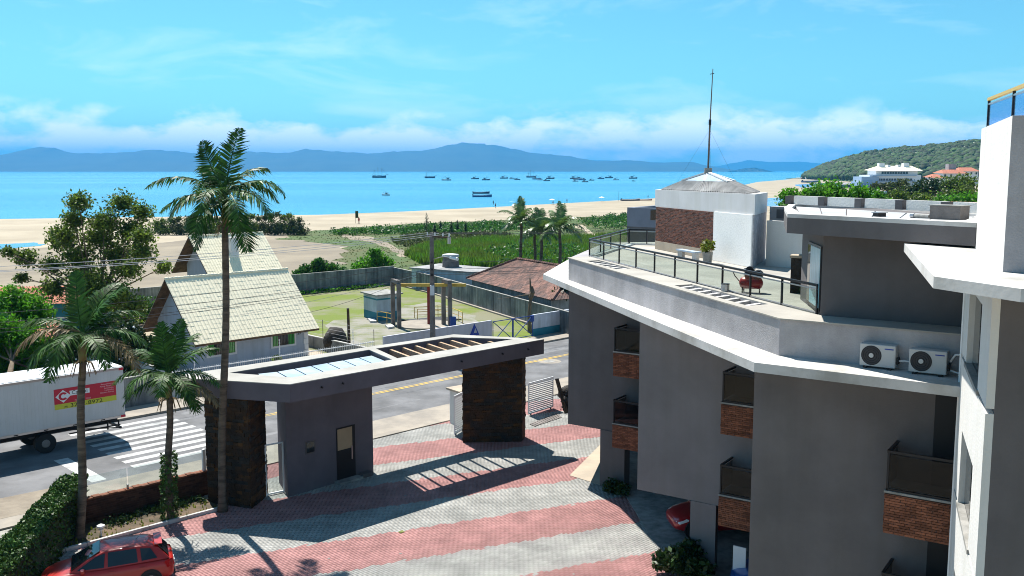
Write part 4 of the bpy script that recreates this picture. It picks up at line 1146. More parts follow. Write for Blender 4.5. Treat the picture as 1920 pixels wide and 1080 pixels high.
lg.build('emblem', 'sign_blue', t)
t = thing('teal_base_wall', 'white roadside wall with teal base right of the blue gate', 'wall', (*UV(58, 53.3), 0))
k2, k3 = UV(55.75, 53.3), UV(72, 53.3)
MB().prism(wall_quad(k2, k3, .16), .72, 1.88).build('wall', mat('pale_lilac', (.56, .60, .68), var=.12, scale=1.2, streak=.25), t)
MB().prism(wall_quad(k2, k3, .162), -.05, .718).build('base_band', 'teal', t)
t = thing('blue_gate', 'open blue tube gate with crossed braces in the lot front', 'gate', (*UV(53.4, 53.3), 0))
def wl_(u, z): return (*UV(u, 53.3), z)
for (a, b) in ((51.2, 53.35), (53.45, 55.65)):
    for (p, q) in (((a, .15), (a, 1.85)), ((b, .15), (b, 1.85)), ((a, .2), (b, .2)), ((a, 1.82), (b, 1.82)), ((a, .2), (b, 1.82)), ((a, 1.82), (b, .2))):
        MB().tube([wl_(*p), wl_(*q)], .035, 6).build('tube', 'blue_paint', t)
MB().box((*UV(55.6, 53.3), 1.6), (.25, .2, .5), RU).build('lock_box', 'blue_paint', t)
for u in (51.2, 53.4, 55.65): MB().tube([wl_(u, 0), wl_(u, .16)], .04, 6).build('post_foot', 'blue_paint', t)
t = thing('pump_shed', 'small white and teal pump shed with flat roof on the grass', 'shed', (-12, 87, 0))
s0, s1, s2 = (-13.75, 88.2), (-12.2, 85.9), (-10.3, 87.5); s3 = (s0[0] + s2[0] - s1[0], s0[1] + s2[1] - s1[1])
MB().prism([s0, s1, s2, s3], .74, 2.25).build('wall', 'paleblue', t)
MB().prism([s0, s1, s2, s3], -.05, .738).build('base_band', 'teal', t)
cS = ((s0[0] + s2[0]) / 2, (s0[1] + s2[1]) / 2)
MB().prism([lerp(cS, q, 1.18) for q in (s0, s1, s2, s3)], 2.27, 2.38).build('roof', 'concrete', t)
for (a, b) in ((s0, s1), (s1, s2)): panel(a, b, 0, wlen(a, b), 1.86, 2.0, .0, .01).build('stripe', 'teal', t)
text_part('lettering', 'E.E.E', .2, 'cloth_dark', t, on_wall(s1, s2, 1.45, 2.02, .012), (s2[0] - s1[0], s2[1] - s1[1], 0), (0, 0, 1))
t = thing('hoist_gantry', 'concrete post gantry with yellow hoist beam over the round well', 'gantry', (-8, 82.5, 0))
for p in ((-10.45, 83.4), (-9.75, 82.0), (-5.35, 82.0), (-6.0, 83.3)):
    bevel(MB().box((*p, 1.9), (.34, .34, 3.9), .3).build('post', 'pole_concrete', t), .02)
for a, b in (((-10.45, 83.4), (-9.75, 82.0)), ((-6.0, 83.3), (-5.35, 82.0))): MB().bar((*a, 3.98), (*b, 3.98), .36, .30).build('cross_beam', 'pole_concrete', t)
MB().bar((-10.1, 82.7, 3.65), (-4.0, 82.65, 3.65), .16, .26).build('hoist_beam', 'yellow_rail', t)
MB().tube([(-7.3, 83.6, 0), (-7.3, 83.6, 3.5)], .16, 10).build('red_pipe', 'rust_red', t)
MB().box((-5.1, 81.7, .62), (.5, .35, .8), .3).build('control_box', 'blue_paint', t)
struct('well_slab', MB().prism([(-7.7 + 2.55 * math.cos(a), 83.6 + 2.55 * math.sin(a)) for a in np.linspace(0, 2 * math.pi, 33)[:-1]], -.05, .10), 'pavement')
struct('well_pit', MB().prism([(-10.2, 86), (-6.6, 88.2), (-4.6, 86.6), (-6.5, 86.0), (-8.3, 86.2)], -.05, .06), 'black')
t = thing('pit_railing', 'yellow tube railing around the pumping pit', 'railing', (-8, 86, 0))
def yrail(pts):
    for a, b in zip(pts[:-1], pts[1:]):
        for z in (1.0, .55): MB().tube([(*a, z), (*b, z)], .03, 6).build('rail', 'yellow_rail', t)
    for a in pts: MB().tube([(*a, 0), (*a, 1.0)], .03, 6).build('post', 'yellow_rail', t)
yrail([(-12.1, 85.2), (-11.1, 84.2), (-10.3, 83.3)]); yrail([(-9.0, 87.6), (-6.9, 88.6), (-5.6, 87.4), (-4.8, 85.6), (-4.4, 84.4)]); yrail([(-8.6, 86.4), (-6.0, 86.2)])
t = thing('concrete_lids', 'loose pale concrete lids lying beside the pump shed', 'lid', (-11.5, 82.5, 0))
MB().prism([(-13.11, 86.43), (-12.48, 86.43), (-12.12, 84.89), (-12.69, 84.89)], -.02, .16).build('lid', 'white_slab', t)
MB().prism([(-11.09, 82.81), (-10.52, 83.10), (-10.14, 81.95), (-10.62, 81.39)], -.02, .16).build('lid', 'white_slab', t)
t = thing('boulder_stack', 'dark rounded boulder beside the lot fence', 'boulder', (*(-13.44, 71.97), 0))
bo = blobs('boulder', np.array([[*(-13.44, 71.97), .75]]), np.array([.95]), 3, 'stone_grey', 1.0, .35); bo.name = 'boulder'
bo.parent = t; bo.location = -ORG[t.name]
t = thing('timber_post', 'slim dark timber post standing alone at the edge of the lot', 'post', (*(-12.49, 72.64), 0))
p = (-12.49, 72.64); MB().tube([(*p, -.1), (p[0] - .05, p[1], 3.0)], [.12, .10], 8).build('shaft', 'dark_wood', t)
MB().tube([(p[0] - .05, p[1], 3.0), (p[0] - .05, p[1], 3.06)], [.115, .09], 8).build('cap', 'black', t)
t = thing('dead_trunk', 'bare dead tree trunk with a burl against the stained wall', 'trunk', (1.55, 79.8, 0))
MB().tube([(1.5, 79.8, -.1), (1.45, 79.8, 1.6), (1.6, 79.8, 3.2), (1.5, 79.9, 4.6)], [.2, .15, .13, .04], 8).build('trunk', 'bark', t)
MB().tube([(1.55, 79.8, 2.9), (1.72, 79.7, 3.4), (1.7, 79.75, 3.9)], [.22, .2, .06], 8).build('burl', 'bark', t)
MB().tube([(1.5, 79.8, 3.2), (.2, 79.9, 3.0), (-1.2, 80, 2.8)], [.05, .03, .01], 5).build('branch', 'bark', t)
# brown tiled house behind the wall
t = thing('brown_roof_house', 'low house with mottled brown tiled hip roof behind the stained wall', 'house', (3, 94, 0))
E1, E2, E3, E4 = (-4.8, 100), (3.5, 83.0), (11, 87), (2.2, 104.5); RA, RB = (.6, 100, 4.3), (5.9, 90.5, 4.3)
MB().prism([lerp(q, (3, 94), .08) for q in (E1, E2, E3, E4)], -.05, 2.2).build('wall', 'concrete', t)
rf = MB().add([(*E1, 2.25), (*E2, 2.25), (*E3, 2.25), (*E4, 2.25), RA, RB], [(0, 1, 5, 4), (1, 2, 5), (2, 3, 4, 5), (3, 0, 4), (0, 3, 2, 1)]).build('roof', 'dark_wood', t)
tiled_slope(rf, (*E1, 2.27), (*E2, 2.27), (RA[0], RA[1], 4.32), (RB[0], RB[1], 4.32), 'brown_tile', .34, .42, seed=4)
tiled_slope(rf, (*E2, 2.27), (*E3, 2.27), (RB[0], RB[1], 4.31), (RB[0] + .01, RB[1] + .01, 4.31), 'brown_tile', .34, .42, seed=5)
for (a, b) in (((*E1, 2.33), (RA[0], RA[1], 4.4)), ((RA[0], RA[1], 4.4), (RB[0], RB[1], 4.4)), ((*E2, 2.33), (RB[0], RB[1], 4.4))):
    m = MB(); A, B = Vector(a), Vector(b); n = int((B - A).length / .4)
    for i in range(n): m.tube([A.lerp(B, i / n), A.lerp(B, (i + .95) / n)], [.12, .14], 6)
    q = m.build('ridge_tiles', 'brown_tile', rf); q['kind'] = 'stuff'
t = thing('grey_roof_shed', 'flat grey roofed shed with blue edge behind the lot wall', 'shed', (-7, 110, 0))
sq = [(-11.5, 109.5), (-4.2, 104.5), (-1, 108), (-8.5, 114)]
MB().prism(sq, -.05, 2.35).build('wall', 'paleblue', t)
MB().prism([lerp((-6.3, 109), q, 1.06) for q in sq], 2.36, 2.5).build('roof', 'fibro', t)
t = thing('water_tank', 'grey round water tank with pale lid on the shed roof', 'tank', (*(-7.06, 110.00, 3.15)[:2], 2.5))
q = (-7.06, 110.00, 2.22)
MB().tube([(q[0], q[1], 2.5), (q[0], q[1], 3.7)], [1.0, .85], 14).build('tank_body', 'pole_concrete', t)
MB().tube([(q[0], q[1], 3.7), (q[0], q[1], 3.95), (q[0], q[1], 4.05)], [1.0, .95, .4], 14).build('lid', 'roofpanel', t)

# ------------------------------------------------------------------ poles and wires
def utility_pole(u, v, label, h=9.1):
    x, y = UV(u, v)
    t = thing('utility_pole', label, 'pole', (x, y, 0), group='poles along the far pavement')
    MB().tube([(x, y, -.1), (x, y, 4.5), (x, y, h)], [.21, .18, .14], 10).build('shaft', 'pole_concrete', t)
    d = Vector((-.5, .87, 0)) * 1.0
    d = Vector((.78, -.62, 0))
    for (z, L) in ((h - .25, 1.25),):
        a, b = Vector((x, y, z)) - d * .45, Vector((x, y, z)) + d * 1.75
        MB().bar(a, b, .12, .11).build('crossarm', 'dark_wood', t)
        for f in (0.02, .35, .7, .97):
            p = a.lerp(b, f); MB().tube([p + Vector((0, 0, .05)), p + Vector((0, 0, .28))], [.06, .04], 8).build('insulator', 'white_metal', t)
        e = a.lerp(b, .97); MB().tube([e - Vector((0, 0, .45)), e], .12, 8).build('fuse', 'steel', t)
    MB().box((x + .02, y - .2, 5.0), (.28, .22, .7)).build('meter_box', 'trim', t)
    MB().tube([(x, y, 7.2), (x + .9, y - .9, 7.5), (x + 1.5, y - 1.5, 7.45)], .03, 6).build('lamp_arm', 'steel', t)
    MB().tube([(x + 1.4, y - 1.4, 7.45), (x + 1.95, y - 1.95, 7.4)], [.09, .12], 8).build('lamp_head', 'white_metal', t)
    for z in (6.1, 6.5, 7.0): MB().box((x, y - .19, z), (.16, .14, .12)).build('bracket', 'dark_metal', t)
    return t
utility_pole(44.3, 52.4, 'dark concrete utility pole with crossarm beside the pumping lot')
def cable(a, b, sag, r=.012, m='wire'):
    a, b = Vector(a), Vector(b); mid = (a + b) / 2
    t = thing('overhead_cable', 'thin overhead cable strung between the roadside poles', 'cable', mid, group='overhead cables')
    pts = [a.lerp(b, i / 16) - Vector((0, 0, sag * 4 * (i / 16) * (1 - i / 16))) for i in range(17)]
    MB().tube(pts, r, 4).build('strand', m, t)
x0, y0 = UV(44.3, 52.4)
for j, (z, off, s) in enumerate(((9.1, -.4, .5), (9.1, .7, .55), (9.1, 1.65, .6), (7.0, -.1, .7), (6.5, -.1, .75), (6.1, -.1, .8), (6.3, -.1, .9))):
    for (ua) in (2.0, 86.0):
        xa, ya = UV(ua, 52.4)
        cable((x0 + .78 * off, y0 - .62 * off, z), (xa + .78 * off, ya - .62 * off, z - .1 * (j % 2)), s, .014, 'wire_pale' if j < 3 and ua < 10 else 'wire')
cable((x0, y0, 6.6), (*UV(38.7, 59.7), 3.2), .3, .012)
cable((x0, y0, 6.4), (*UV(25, 60), 3.4), .5, .012, 'wire_pale')

# ------------------------------------------------------------------ truck
t = thing('box_truck', 'white box truck with red and yellow advertising panel stopped on the road', 'truck', (*UV(15, 49), 0))
b0, b1, va, vb = 9.8, 19.75, 47.45, 49.95
bx = MB().prism(uvrect(b0, b1, va, vb), 1.12, 3.70).build('cargo_box', 'truck_white', t); bevel(bx, .03)
for i in range(9):
    a = b0 + (b1 - b0) * i / 9 + .02; c = b0 + (b1 - b0) * (i + 1) / 9 - .02
    MB().prism(uvrect(a, c, va + .06, vb - .06), 3.702, 3.73).build('roof_panel', 'truck_roof', bx)
s0, s1 = UV(b0, va), UV(b1, va); SL = b1 - b0
panel(s0, s1, 0, SL, 3.58, 3.69, .0, .02).build('top_trim', 'steel', bx); panel(s0, s1, 0, SL, 1.13, 1.24, .0, .02).build('bottom_trim', 'steel', bx)
for i in range(60): panel(s0, s1, .05 + i * .165, .12 + i * .165, 1.26, 3.56, .0, .006).build('side_rib', 'truck_white', bx)
for z in (1.2, 3.62): panel(s0, s1, SL - .24, SL - .02, z - .07, z + .05, .021, .027).build('reflector', 'sign_red', bx)
for i in range(7): panel(s0, s1, .6 + i * 1.35, .8 + i * 1.35, 1.15, 1.2, .021, .03).build('marker', 'black', bx)
L0, L1 = SL - 3.40, SL - .42
sg = panel(s0, s1, L0, L1, 2.32, 3.06, .008, .014).build('sign_panel', 'sign_red', t)
panel(s0, s1, L0, L1, 2.06, 2.318, .008, .014).build('sign_band', 'sign_yellow', t)
dx = (s1[0] - s0[0], s1[1] - s0[1], 0); X = Vector(dx).normalized(); nrm = out_n(s0, s1)[1]
lg = MB(); o = on_wall(s0, s1, L0 + .06, 2.68, .015)
plate(lg, [(0, 0), (.36, -.31), (.72, 0), (.36, .31)], o, .004); lg.build('diamond', 'sign_white', sg)
cr = MB(); o2 = o + X * .36
ang = [0.65 + i * (2 * math.pi - 1.3) / 14 for i in range(15)]
for i in range(14):
    a, b = ang[i], ang[i + 1]
    plate(cr, [(.10 * math.cos(a), .10 * math.sin(a)), (.22 * math.cos(a), .20 * math.sin(a)), (.22 * math.cos(b), .20 * math.sin(b)), (.10 * math.cos(b), .10 * math.sin(b))], o2 + nrm * .005, .003)
cr.build('letter_c', 'sign_red', sg)
pl = MB(); plate(pl, [(.70, -.02), (1.62, -.02), (1.62, .22), (.66, .22)], o, .004); pl.build('name_plate', 'sign_white', sg)
text_part('lettering', 'Capital', .27, 'black', sg, o + X * .76 + Z * .03 + nrm * .006, dx, (0, 0, 1), .002)
for i, s in enumerate(('Revestimentos', 'Portal Alumínio', 'Acessórios', 'Laminados', 'Decks e Forros')):
    text_part('lettering', s, .105, 'sign_pink', sg, on_wall(s0, s1, L1 - .12, 2.93 - i * .105, .016), dx, (0, 0, 1), .002, align='RIGHT')
text_part('lettering', 'PORTAS  E  PISOS', .10, 'sign_pink', sg, on_wall(s0, s1, L0 + .95, 2.36, .016), dx, (0, 0, 1), .002)
text_part('lettering', '3232-8972', .27, 'black', sg, on_wall(s0, s1, L0 + .72, 2.09, .016), dx, (0, 0, 1), .002, squeeze=1.35)
text_part('lettering', '(48)', .12, 'black', sg, on_wall(s0, s1, L0 + .42, 2.11, .016), dx, (0, 0, 1), .002)
MB().prism(uvrect(6.0, 19.6, 48.1, 49.3), .78, 1.1).build('chassis', 'black', t)
for (u, v) in ((15.9, 47.55), (15.9, 49.55), (7.2, 47.55), (7.2, 49.55)):
    a, b = UV(u, v), UV(u, v + .32)
    w_ = MB().tube([(*a, .48), (*b, .48)], .48, 20).build('wheel', 'rubber', t)
    c_ = UV(u, v - .02); MB().tube([(*c_, .48), (*a, .48)], [.16, .20], 14).build('rim', 'pole_concrete', w_)
m = MB()
for u in (18.95, 19.5): m.bar((*UV(u, 47.75), .95), (*UV(u, 47.75), .55), .06); m.bar((*UV(u, 49.65), .95), (*UV(u, 49.65), .55), .06)
m.bar((*UV(19.5, 47.5), .6), (*UV(19.5, 49.9), .6), .1); m.bar((*UV(17.0, 47.55), .75), (*UV(19.5, 47.55), .75), .06); m.bar((*UV(17.0, 47.55), .95), (*UV(19.45, 47.55), .6), .05)
m.build('underrun_bar', 'dark_metal', t)
ob = bevel(MB().prism(uvrect(7.5, 9.5, 47.55, 49.85), .7, 3.0).build('cab', 'truck_white', t), .15, 3)
MB().prism(uvrect(6.2, 7.55, 47.65, 49.75), .6, 1.9).build('bonnet', 'truck_white', t)
panel(UV(7.5, 47.55), UV(9.5, 47.55), .25, 1.5, 1.9, 2.7, .0, .01).build('cab_window', 'darkglass', ob)

# ------------------------------------------------------------------ cars
def make_car(label, paint, loc, rz, group=None):
    t = thing('car', label, 'car', loc, rz, group)
    st = [(-2.03, .60, .40, .80), (-1.98, .74, .32, .88), (-1.78, .83, .24, .93), (-1.3, .86, .20, .95), (-.5, .868, .19, .94), (.3, .868, .19, .92), (.9, .862, .19, .92), (1.25, .85, .2, .88), (1.65, .81, .22, .79), (1.9, .72, .26, .68), (2.02, .58, .32, .56)]
    v = []; K = 14
    for (x, w, zb, zt) in st:
        h = [(0, zb), (w * .85, zb), (w * .97, zb + .09), (w, zb + (zt - zb) * .42), (w * .985, zb + (zt - zb) * .70), (w * .92, zt - .03), (w * .70, zt + .005), (0, zt + .025)]
        ring = [(x, y, z) for y, z in h] + [(x, -y, z) for y, z in h[-2:0:-1]]
        v += ring
    n = len(st); f = []
    for i in range(n - 1):
        for j in range(K): f.append((i * K + j, i * K + (j + 1) % K, (i + 1) * K + (j + 1) % K, (i + 1) * K + j))
    f += [tuple(range(K))[::-1], tuple((n - 1) * K + j for j in range(K))]
    b = MB().add(v, f).build('body', paint, t, smooth=True, local=True)
    md = b.modifiers.new('s', 'SUBSURF'); md.levels = md.render_levels = 2
    # cabin hull
    hv = []; secs = [(1.10, .70, .885, 0, 0), (.55, .74, .90, .62, 1.24), (.12, .755, .90, .585, 1.425), (-.55, .76, .92, .59, 1.465), (-1.2, .75, .93, .575, 1.43), (-1.55, .73, .93, .55, 1.33), (-1.88, .66, .92, 0, 0)]
    cab = MB(); rows = []
    for (x, wb, zb, wt, zt) in secs:
        if wt == 0: r = [(x, wb, zb), (x, wb * .97, zb + .01), (x, wb * .6, zb + .015), (x, 0, zb + .02), (x, -wb * .6, zb + .015), (x, -wb * .97, zb + .01), (x, -wb, zb)]
        else: r = [(x, wb, zb), (x, wt, zt - .03), (x, wt * .7, zt + .0), (x, 0, zt + .018), (x, -wt * .7, zt), (x, -wt, zt - .03), (x, -wb, zb)]
        rows.append(r)
    vv = [p for r in rows for p in r]
    ff = [(i * 7 + j, i * 7 + j + 1, (i + 1) * 7 + j + 1, (i + 1) * 7 + j) for i in range(len(rows) - 1) for j in range(6)]
    cb = cab.add(vv, ff).build('roof', paint, t, smooth=True, local=True)
    md = cb.modifiers.new('b', 'BEVEL'); md.width = .03; md.segments = 2
    def pane(name, q, inset=.9, lift=.02, m='darkglass'):
        q = [Vector(p) for p in q]; c = sum(q, Vector()) / len(q); nn = (q[1] - q[0]).cross(q[2] - q[1]).normalized()
        if nn.dot(c - Vector((-.3, 0, 1.0))) < 0: nn = -nn
        p = [c + (a - c) * inset + nn * lift for a in q]
        k = len(p); MB().add(p + [a - nn * .015 for a in p], [tuple(range(k))] + [(i, (i + 1) % k, k + (i + 1) % k, k + i) for i in range(k)]).build(name, m, t, local=True)
    for s in (1, -1):
        pane('side_window', [(.95, s * .725, .93), (.08, s * .765, .93), (.02, s * .60, 1.38), (.32, s * .605, 1.30)], .92)
        pane('side_window', [(.02, s * .765, .93), (-.95, s * .765, .95), (-.92, s * .595, 1.39), (.0, s * .60, 1.39)], .92)
        pane('side_window', [(-1.0, s * .76, .96), (-1.55, s * .735, .99), (-1.32, s * .59, 1.34), (-.97, s * .595, 1.38)], .88)
        MB().add([(1.62, s * .70, .74), (1.93, s * .60, .62), (1.80, s * .76, .60), (1.5, s * .82, .72), (1.62, s * .70, .68), (1.93, s * .60, .56), (1.82, s * .77, .54), (1.5, s * .83, .66)], [(0, 1, 2, 3), (3, 2, 6, 7), (1, 5, 6, 2)]).build('headlight', 'lamp_clear', t, local=True)
        MB().add([(-1.97, s * .60, .90), (-1.72, s * .835, .90), (-1.80, s * .845, .68), (-2.04, s * .64, .70)], [(0, 1, 2, 3)]).build('taillight', 'tail', t, local=True)
        o_ = MB().box((.72, s * .93, .98), (.13, .2, .12)).build('mirror', paint, t, local=True); bevel(o_, .03)
        for x in (.0, -.92): MB().box((x - .12, s * .872, .80), (.18, .02, .03)).build('door_handle', paint, t, local=True)
    pane('windscreen', [(1.08, .66, .93), (1.08, -.66, .93), (.16, -.54, 1.42), (.16, .54, 1.42)], .93, .03)
    pane('rear_window', [(-1.86, .62, .97), (-1.86, -.62, .97), (-1.52, -.53, 1.35), (-1.52, .53, 1.35)], .90, .03)
    MB().box((-1.56, 0, 1.40), (.24, 1.06, .03)).build('spoiler', paint, t, local=True)
    MB().box((-2.02, 0, .42), (.06, 1.2, .16)).build('bumper', 'black', t, local=True)
    MB().box((-2.045, 0, .62), (.02, .42, .12)).build('number_plate', 'trim', t, local=True)
    for x in (-1.27, 1.28):
        for s in (1, -1):
            MB().tube([(x, s * .60, .33), (x, s * .872, .33)], .365, 24).build('wheel_arch', 'black', t, local=True)
            w = MB().tube([(x, s * .66, .30), (x, s * .70, .30), (x, s * .86, .30), (x, s * .885, .30)], [.27, .305, .305, .27], 24).build('wheel', 'rubber', t, smooth=False, local=True)
            rm = MB()
            for k in range(5):
                an = k * 2 * math.pi / 5
                rm.bar((x, s * .885, .30), (x + .18 * math.cos(an), s * .885, .30 + .18 * math.sin(an)), .06, .03)
            rm.tube([(x, s * .87, .30), (x, s * .888, .30)], .20, 20)
            rm.build('rim', 'alloy', w, local=True)
    MB().tube([(-.9, 0, 1.47), (-1.15, 0, 1.75)], .006, 4).build('aerial', 'black', t, local=True)
    return t
hd = math.atan2(-.39, -.92)
make_car('glossy red hatchback parked by the planting bed kerb', 'car_red', (-13.2, 30.0, 0), hd)
make_car('dark red car parked under the apartment block behind a column', 'car_red_dark', (7.9, 35.0, .025), math.pi + .12)
make_car('blue car nosing out from under the apartment block', 'car_blue', (9.0, 29.2, .025), math.pi - .3)
make_car('silver grey car parked in the open beside the garden shrub', 'car_grey', (4.3, 26.6, 0), 2.0)

# ------------------------------------------------------------------ small things on the terrace and courtyard
def ac_unit(p, label):
    d, n = out_n((6.83, 24.2), (10.7, 21.55)); rz = math.atan2(d.y, d.x)
    t = thing('air_conditioner', label, 'air conditioner', (*p, 8.80), rz, 'outdoor air conditioner units')
    b = MB().box((0, 0, .32), (.82, .30, .54)).build('casing', 'ac_body', t, local=True); bevel(b, .02)
    MB().tube([(-.14, -.148, .32), (-.14, -.158, .32)], .235, 28).build('fan_grille', 'ac_grille', t, local=True)
    rg = MB()
    for r in (.08, .13, .18, .225): rg.tube([(-.14 + r * math.cos(a), -.163, .32 + r * math.sin(a)) for a in np.linspace(0, 2 * math.pi, 25)], .004, 4, False)
    rg.build('grille_rings', 'dark_metal', t, local=True)
    MB().tube([(-.14, -.15, .32), (-.14, -.172, .32)], .055, 16).build('fan_hub', 'ac_body', t, local=True)
    MB().box((.26, -.152, .50), (.20, .006, .025)).build('badge', 'sign_blue', t, local=True)
    for x in (-.28, .28): MB().box((x, 0, .025), (.08, .32, .05)).build('foot', 'dark_metal', t, local=True)
    MB().box((.43, .02, .22), (.05, .16, .16)).build('valve_cover', 'black', t, local=True)
p1_, p2_ = (8.79, 22.63), (9.67, 21.90)
d_, n_ = out_n((6.83, 24.2), (10.7, 21.55))
ac_unit((p1_[0], p1_[1]), 'white air conditioner outdoor unit farther from the corner wing')
ac_unit((p2_[0], p2_[1]), 'white air conditioner outdoor unit next to the corner wing')
t = thing('insulated_hose', 'pale looped insulated hose from the air conditioner to the wing', 'hose', (*p2_[:2], 8.8))
A = Vector((*p2_[:2], 8.8)) + d_ * .46
MB().tube([A + Vector((0, 0, .35)), A + d_ * .1 + Vector((0, 0, .52)), A + d_ * .3 + Vector((0, 0, .55)), A + d_ * .45 + Vector((0, 0, .35)), A + d_ * .55 + Vector((0, 0, .12)), A + d_ * .75 + Vector((0, 0, .03))], .028, 8).build('upper_loop', 'hose', t, smooth=True)
MB().tube([A + Vector((0, 0, .15)), A + d_ * .3 + Vector((0, 0, .08)), A + d_ * .75 + Vector((0, 0, .05))], .022, 8).build('lower_run', 'hose', t, smooth=True)
B = Vector((*p1_[:2], 8.8)) + d_ * .46
t = thing('connecting_pipe', 'thin pale pipe joining the two air conditioner units', 'pipe', B)
MB().tube([B + Vector((0, 0, .22)), B + d_ * .12 + Vector((0, 0, .24)), B + d_ * .6 + Vector((0, 0, .20))], .02, 8).build('pipe', 'hose', t)
# air compressor
c = (7.38, 29.43)
t = thing('air_compressor', 'red tank air compressor with black motor on the roof terrace', 'compressor', (*c[:2], 9.76), -.4)
MB().tube([(-.36, 0, .30), (-.32, 0, .30), (-.26, 0, .30), (.26, 0, .30), (.32, 0, .30), (.36, 0, .30)], [.05, .14, .185, .185, .14, .05], 18).build('tank', 'compressor_red', t, smooth=True, local=True)
m_ = MB().box((-.05, 0, .60), (.26, .24, .22)); m_.tube([(-.05, -.1, .70), (-.05, .1, .70)], .12, 12); o_ = m_.build('motor', 'black', t, local=True)
for k in range(6): MB().box((-.05, 0, .52 + k * .045), (.32, .28, .012)).build('cooling_fin', 'dark_metal', t, local=True)
MB().tube([(.2, -.14, .56), (.2, .14, .56)], .15, 16).build('belt_guard', 'black', t, local=True)
for (x, y) in ((-.24, .15), (-.24, -.15), (.26, 0)): MB().tube([(x, y, 0), (x, y * .8, .2)], .02, 6).build('leg', 'black', t, local=True)
MB().tube([(-.36, 0, .34), (-.5, 0, .5), (-.56, 0, .62)], .015, 6).build('handle', 'black', t, local=True)
t = thing('paint_can', 'small grey can on the terrace beside the compressor', 'can', (c[0] - .75, c[1] + .2, 9.76))
MB().tube([(0, 0, 0), (0, 0, .24)], .13, 14).build('can_body', 'steel', t, local=True); MB().tube([(0, 0, .24), (0, 0, .26)], .135, 14).build('lid', 'dark_metal', t, local=True)
# bench and planter by the brick panel
t = thing('terrace_bench', 'curved white bench with blue seat before the brick panel', 'bench', (7.4, 40.4, 9.76))
MB().prism([(7.05, 41.2), (7.55, 39.6), (7.85, 39.7), (7.35, 41.3)], 10.10, 10.16).build('seat', 'hotel_blue', t)
for q in ((7.25, 41.0), (7.65, 39.85)): MB().box((*q, 9.93), (.22, .22, .34), -.8).build('leg', 'white_slab', t)
t = thing('planter', 'pale concrete planter with a small leafy plant against the stair tower', 'planter', (7.95, 38.9, 9.76))
MB().tube([(7.95, 38.9, 9.76), (7.95, 38.9, 10.2)], [.17, .22], 14).build('pot', 'concrete', t)
rng = np.random.default_rng(77)
link('foliage', leaf_mesh('foliage', clump_pts([((7.95, 38.9, 10.45), .33, 160)], rng), .10, rng), 'leaf_yellow', t)
t = thing('garden_light', 'small white mushroom garden light in the planting bed', 'lamp', (*(-15.22, 34.20), .06))
p = (-15.22, 34.20)
MB().tube([(*p, .05), (*p, .42)], .035, 8).build('stem', 'white_metal', t)
MB().tube([(*p, .30), (*p, .33)], .09, 12).build('collar', 'white_metal', t); MB().tube([(*p, .42), (*p, .47), (*p, .52)], [.15, .14, .04], 14).build('cap', 'white_metal', t)
t = thing('notice_board', 'white and yellow board standing at the garage mouth', 'board', (7.3, 29.6, 0))
k0, k1 = (7.15, 29.75), (7.5, 29.5)
panel(k0, k1, 0, .43, .35, 1.5, -.02, .02).build('board', 'sign_white', t); panel(k0, k1, 0, .43, .25, .348, -.02, .02).build('band', 'sign_yellow', t)
for a in (.04, .39): panel(k0, k1, a - .02, a + .02, -.02, .25, -.02, .02).build('leg', 'dark_metal', t)
# building rubble beside the slat gate
rnd = random.Random(21)
t = thing('leaning_plank', 'rough plank leaning by the rubbish heap at the apartment corner', 'plank', (2.6, 52.6, 0))
MB().bar((3.05, 52.6, 0), (2.55, 53.6, 1.75), .22, .06).build('plank', 'dark_wood', t)
t = thing('rubbish_heap', 'dark heap of bags and rubble at the apartment corner', 'heap', (3.4, 53.6, 0))
cs = np.array([[3.0 + rnd.uniform(0, 1.3), 53.2 + rnd.uniform(0, 1.2), .25 + rnd.uniform(0, 1.0)] for _ in range(14)])
o = blobs('bag', cs, np.array([rnd.uniform(.25, .5) for _ in range(14)]), 9, 'stone_grey', .8, .5); o.parent = t; o.location = -ORG[t.name]
t = thing('metal_grille', 'rusty wire grille propped on the rubbish heap', 'grille', (3.3, 52.7, 0))
for k in range(6): MB().bar((2.75 + k * .13, 52.6 + k * .04, .1), (2.75 + k * .13, 52.9 + k * .04, 1.1), .025).build('bar', 'dark_metal', t)
for z in (.2, .6, 1.0): MB().bar((2.7, 52.62 + z * .3, z), (3.5, 52.85 + z * .3, z), .025).build('crossbar', 'dark_metal', t)
t = thing('drain_grate', 'grey rectangular grate lying before the slat gate', 'grate', (2, 52, 0))
gp = [(0.94, 50.16), (1.22, 49.73), (2.76, 51.62), (2.55, 52.67)]
for i in range(12): MB().prism([lerp(gp[0], gp[3], i / 12), lerp(gp[0], gp[3], (i + .8) / 12), lerp(gp[1], gp[2], (i + .8) / 12), lerp(gp[1], gp[2], i / 12)], .01, .035).build('bar', 'pole_concrete', t)

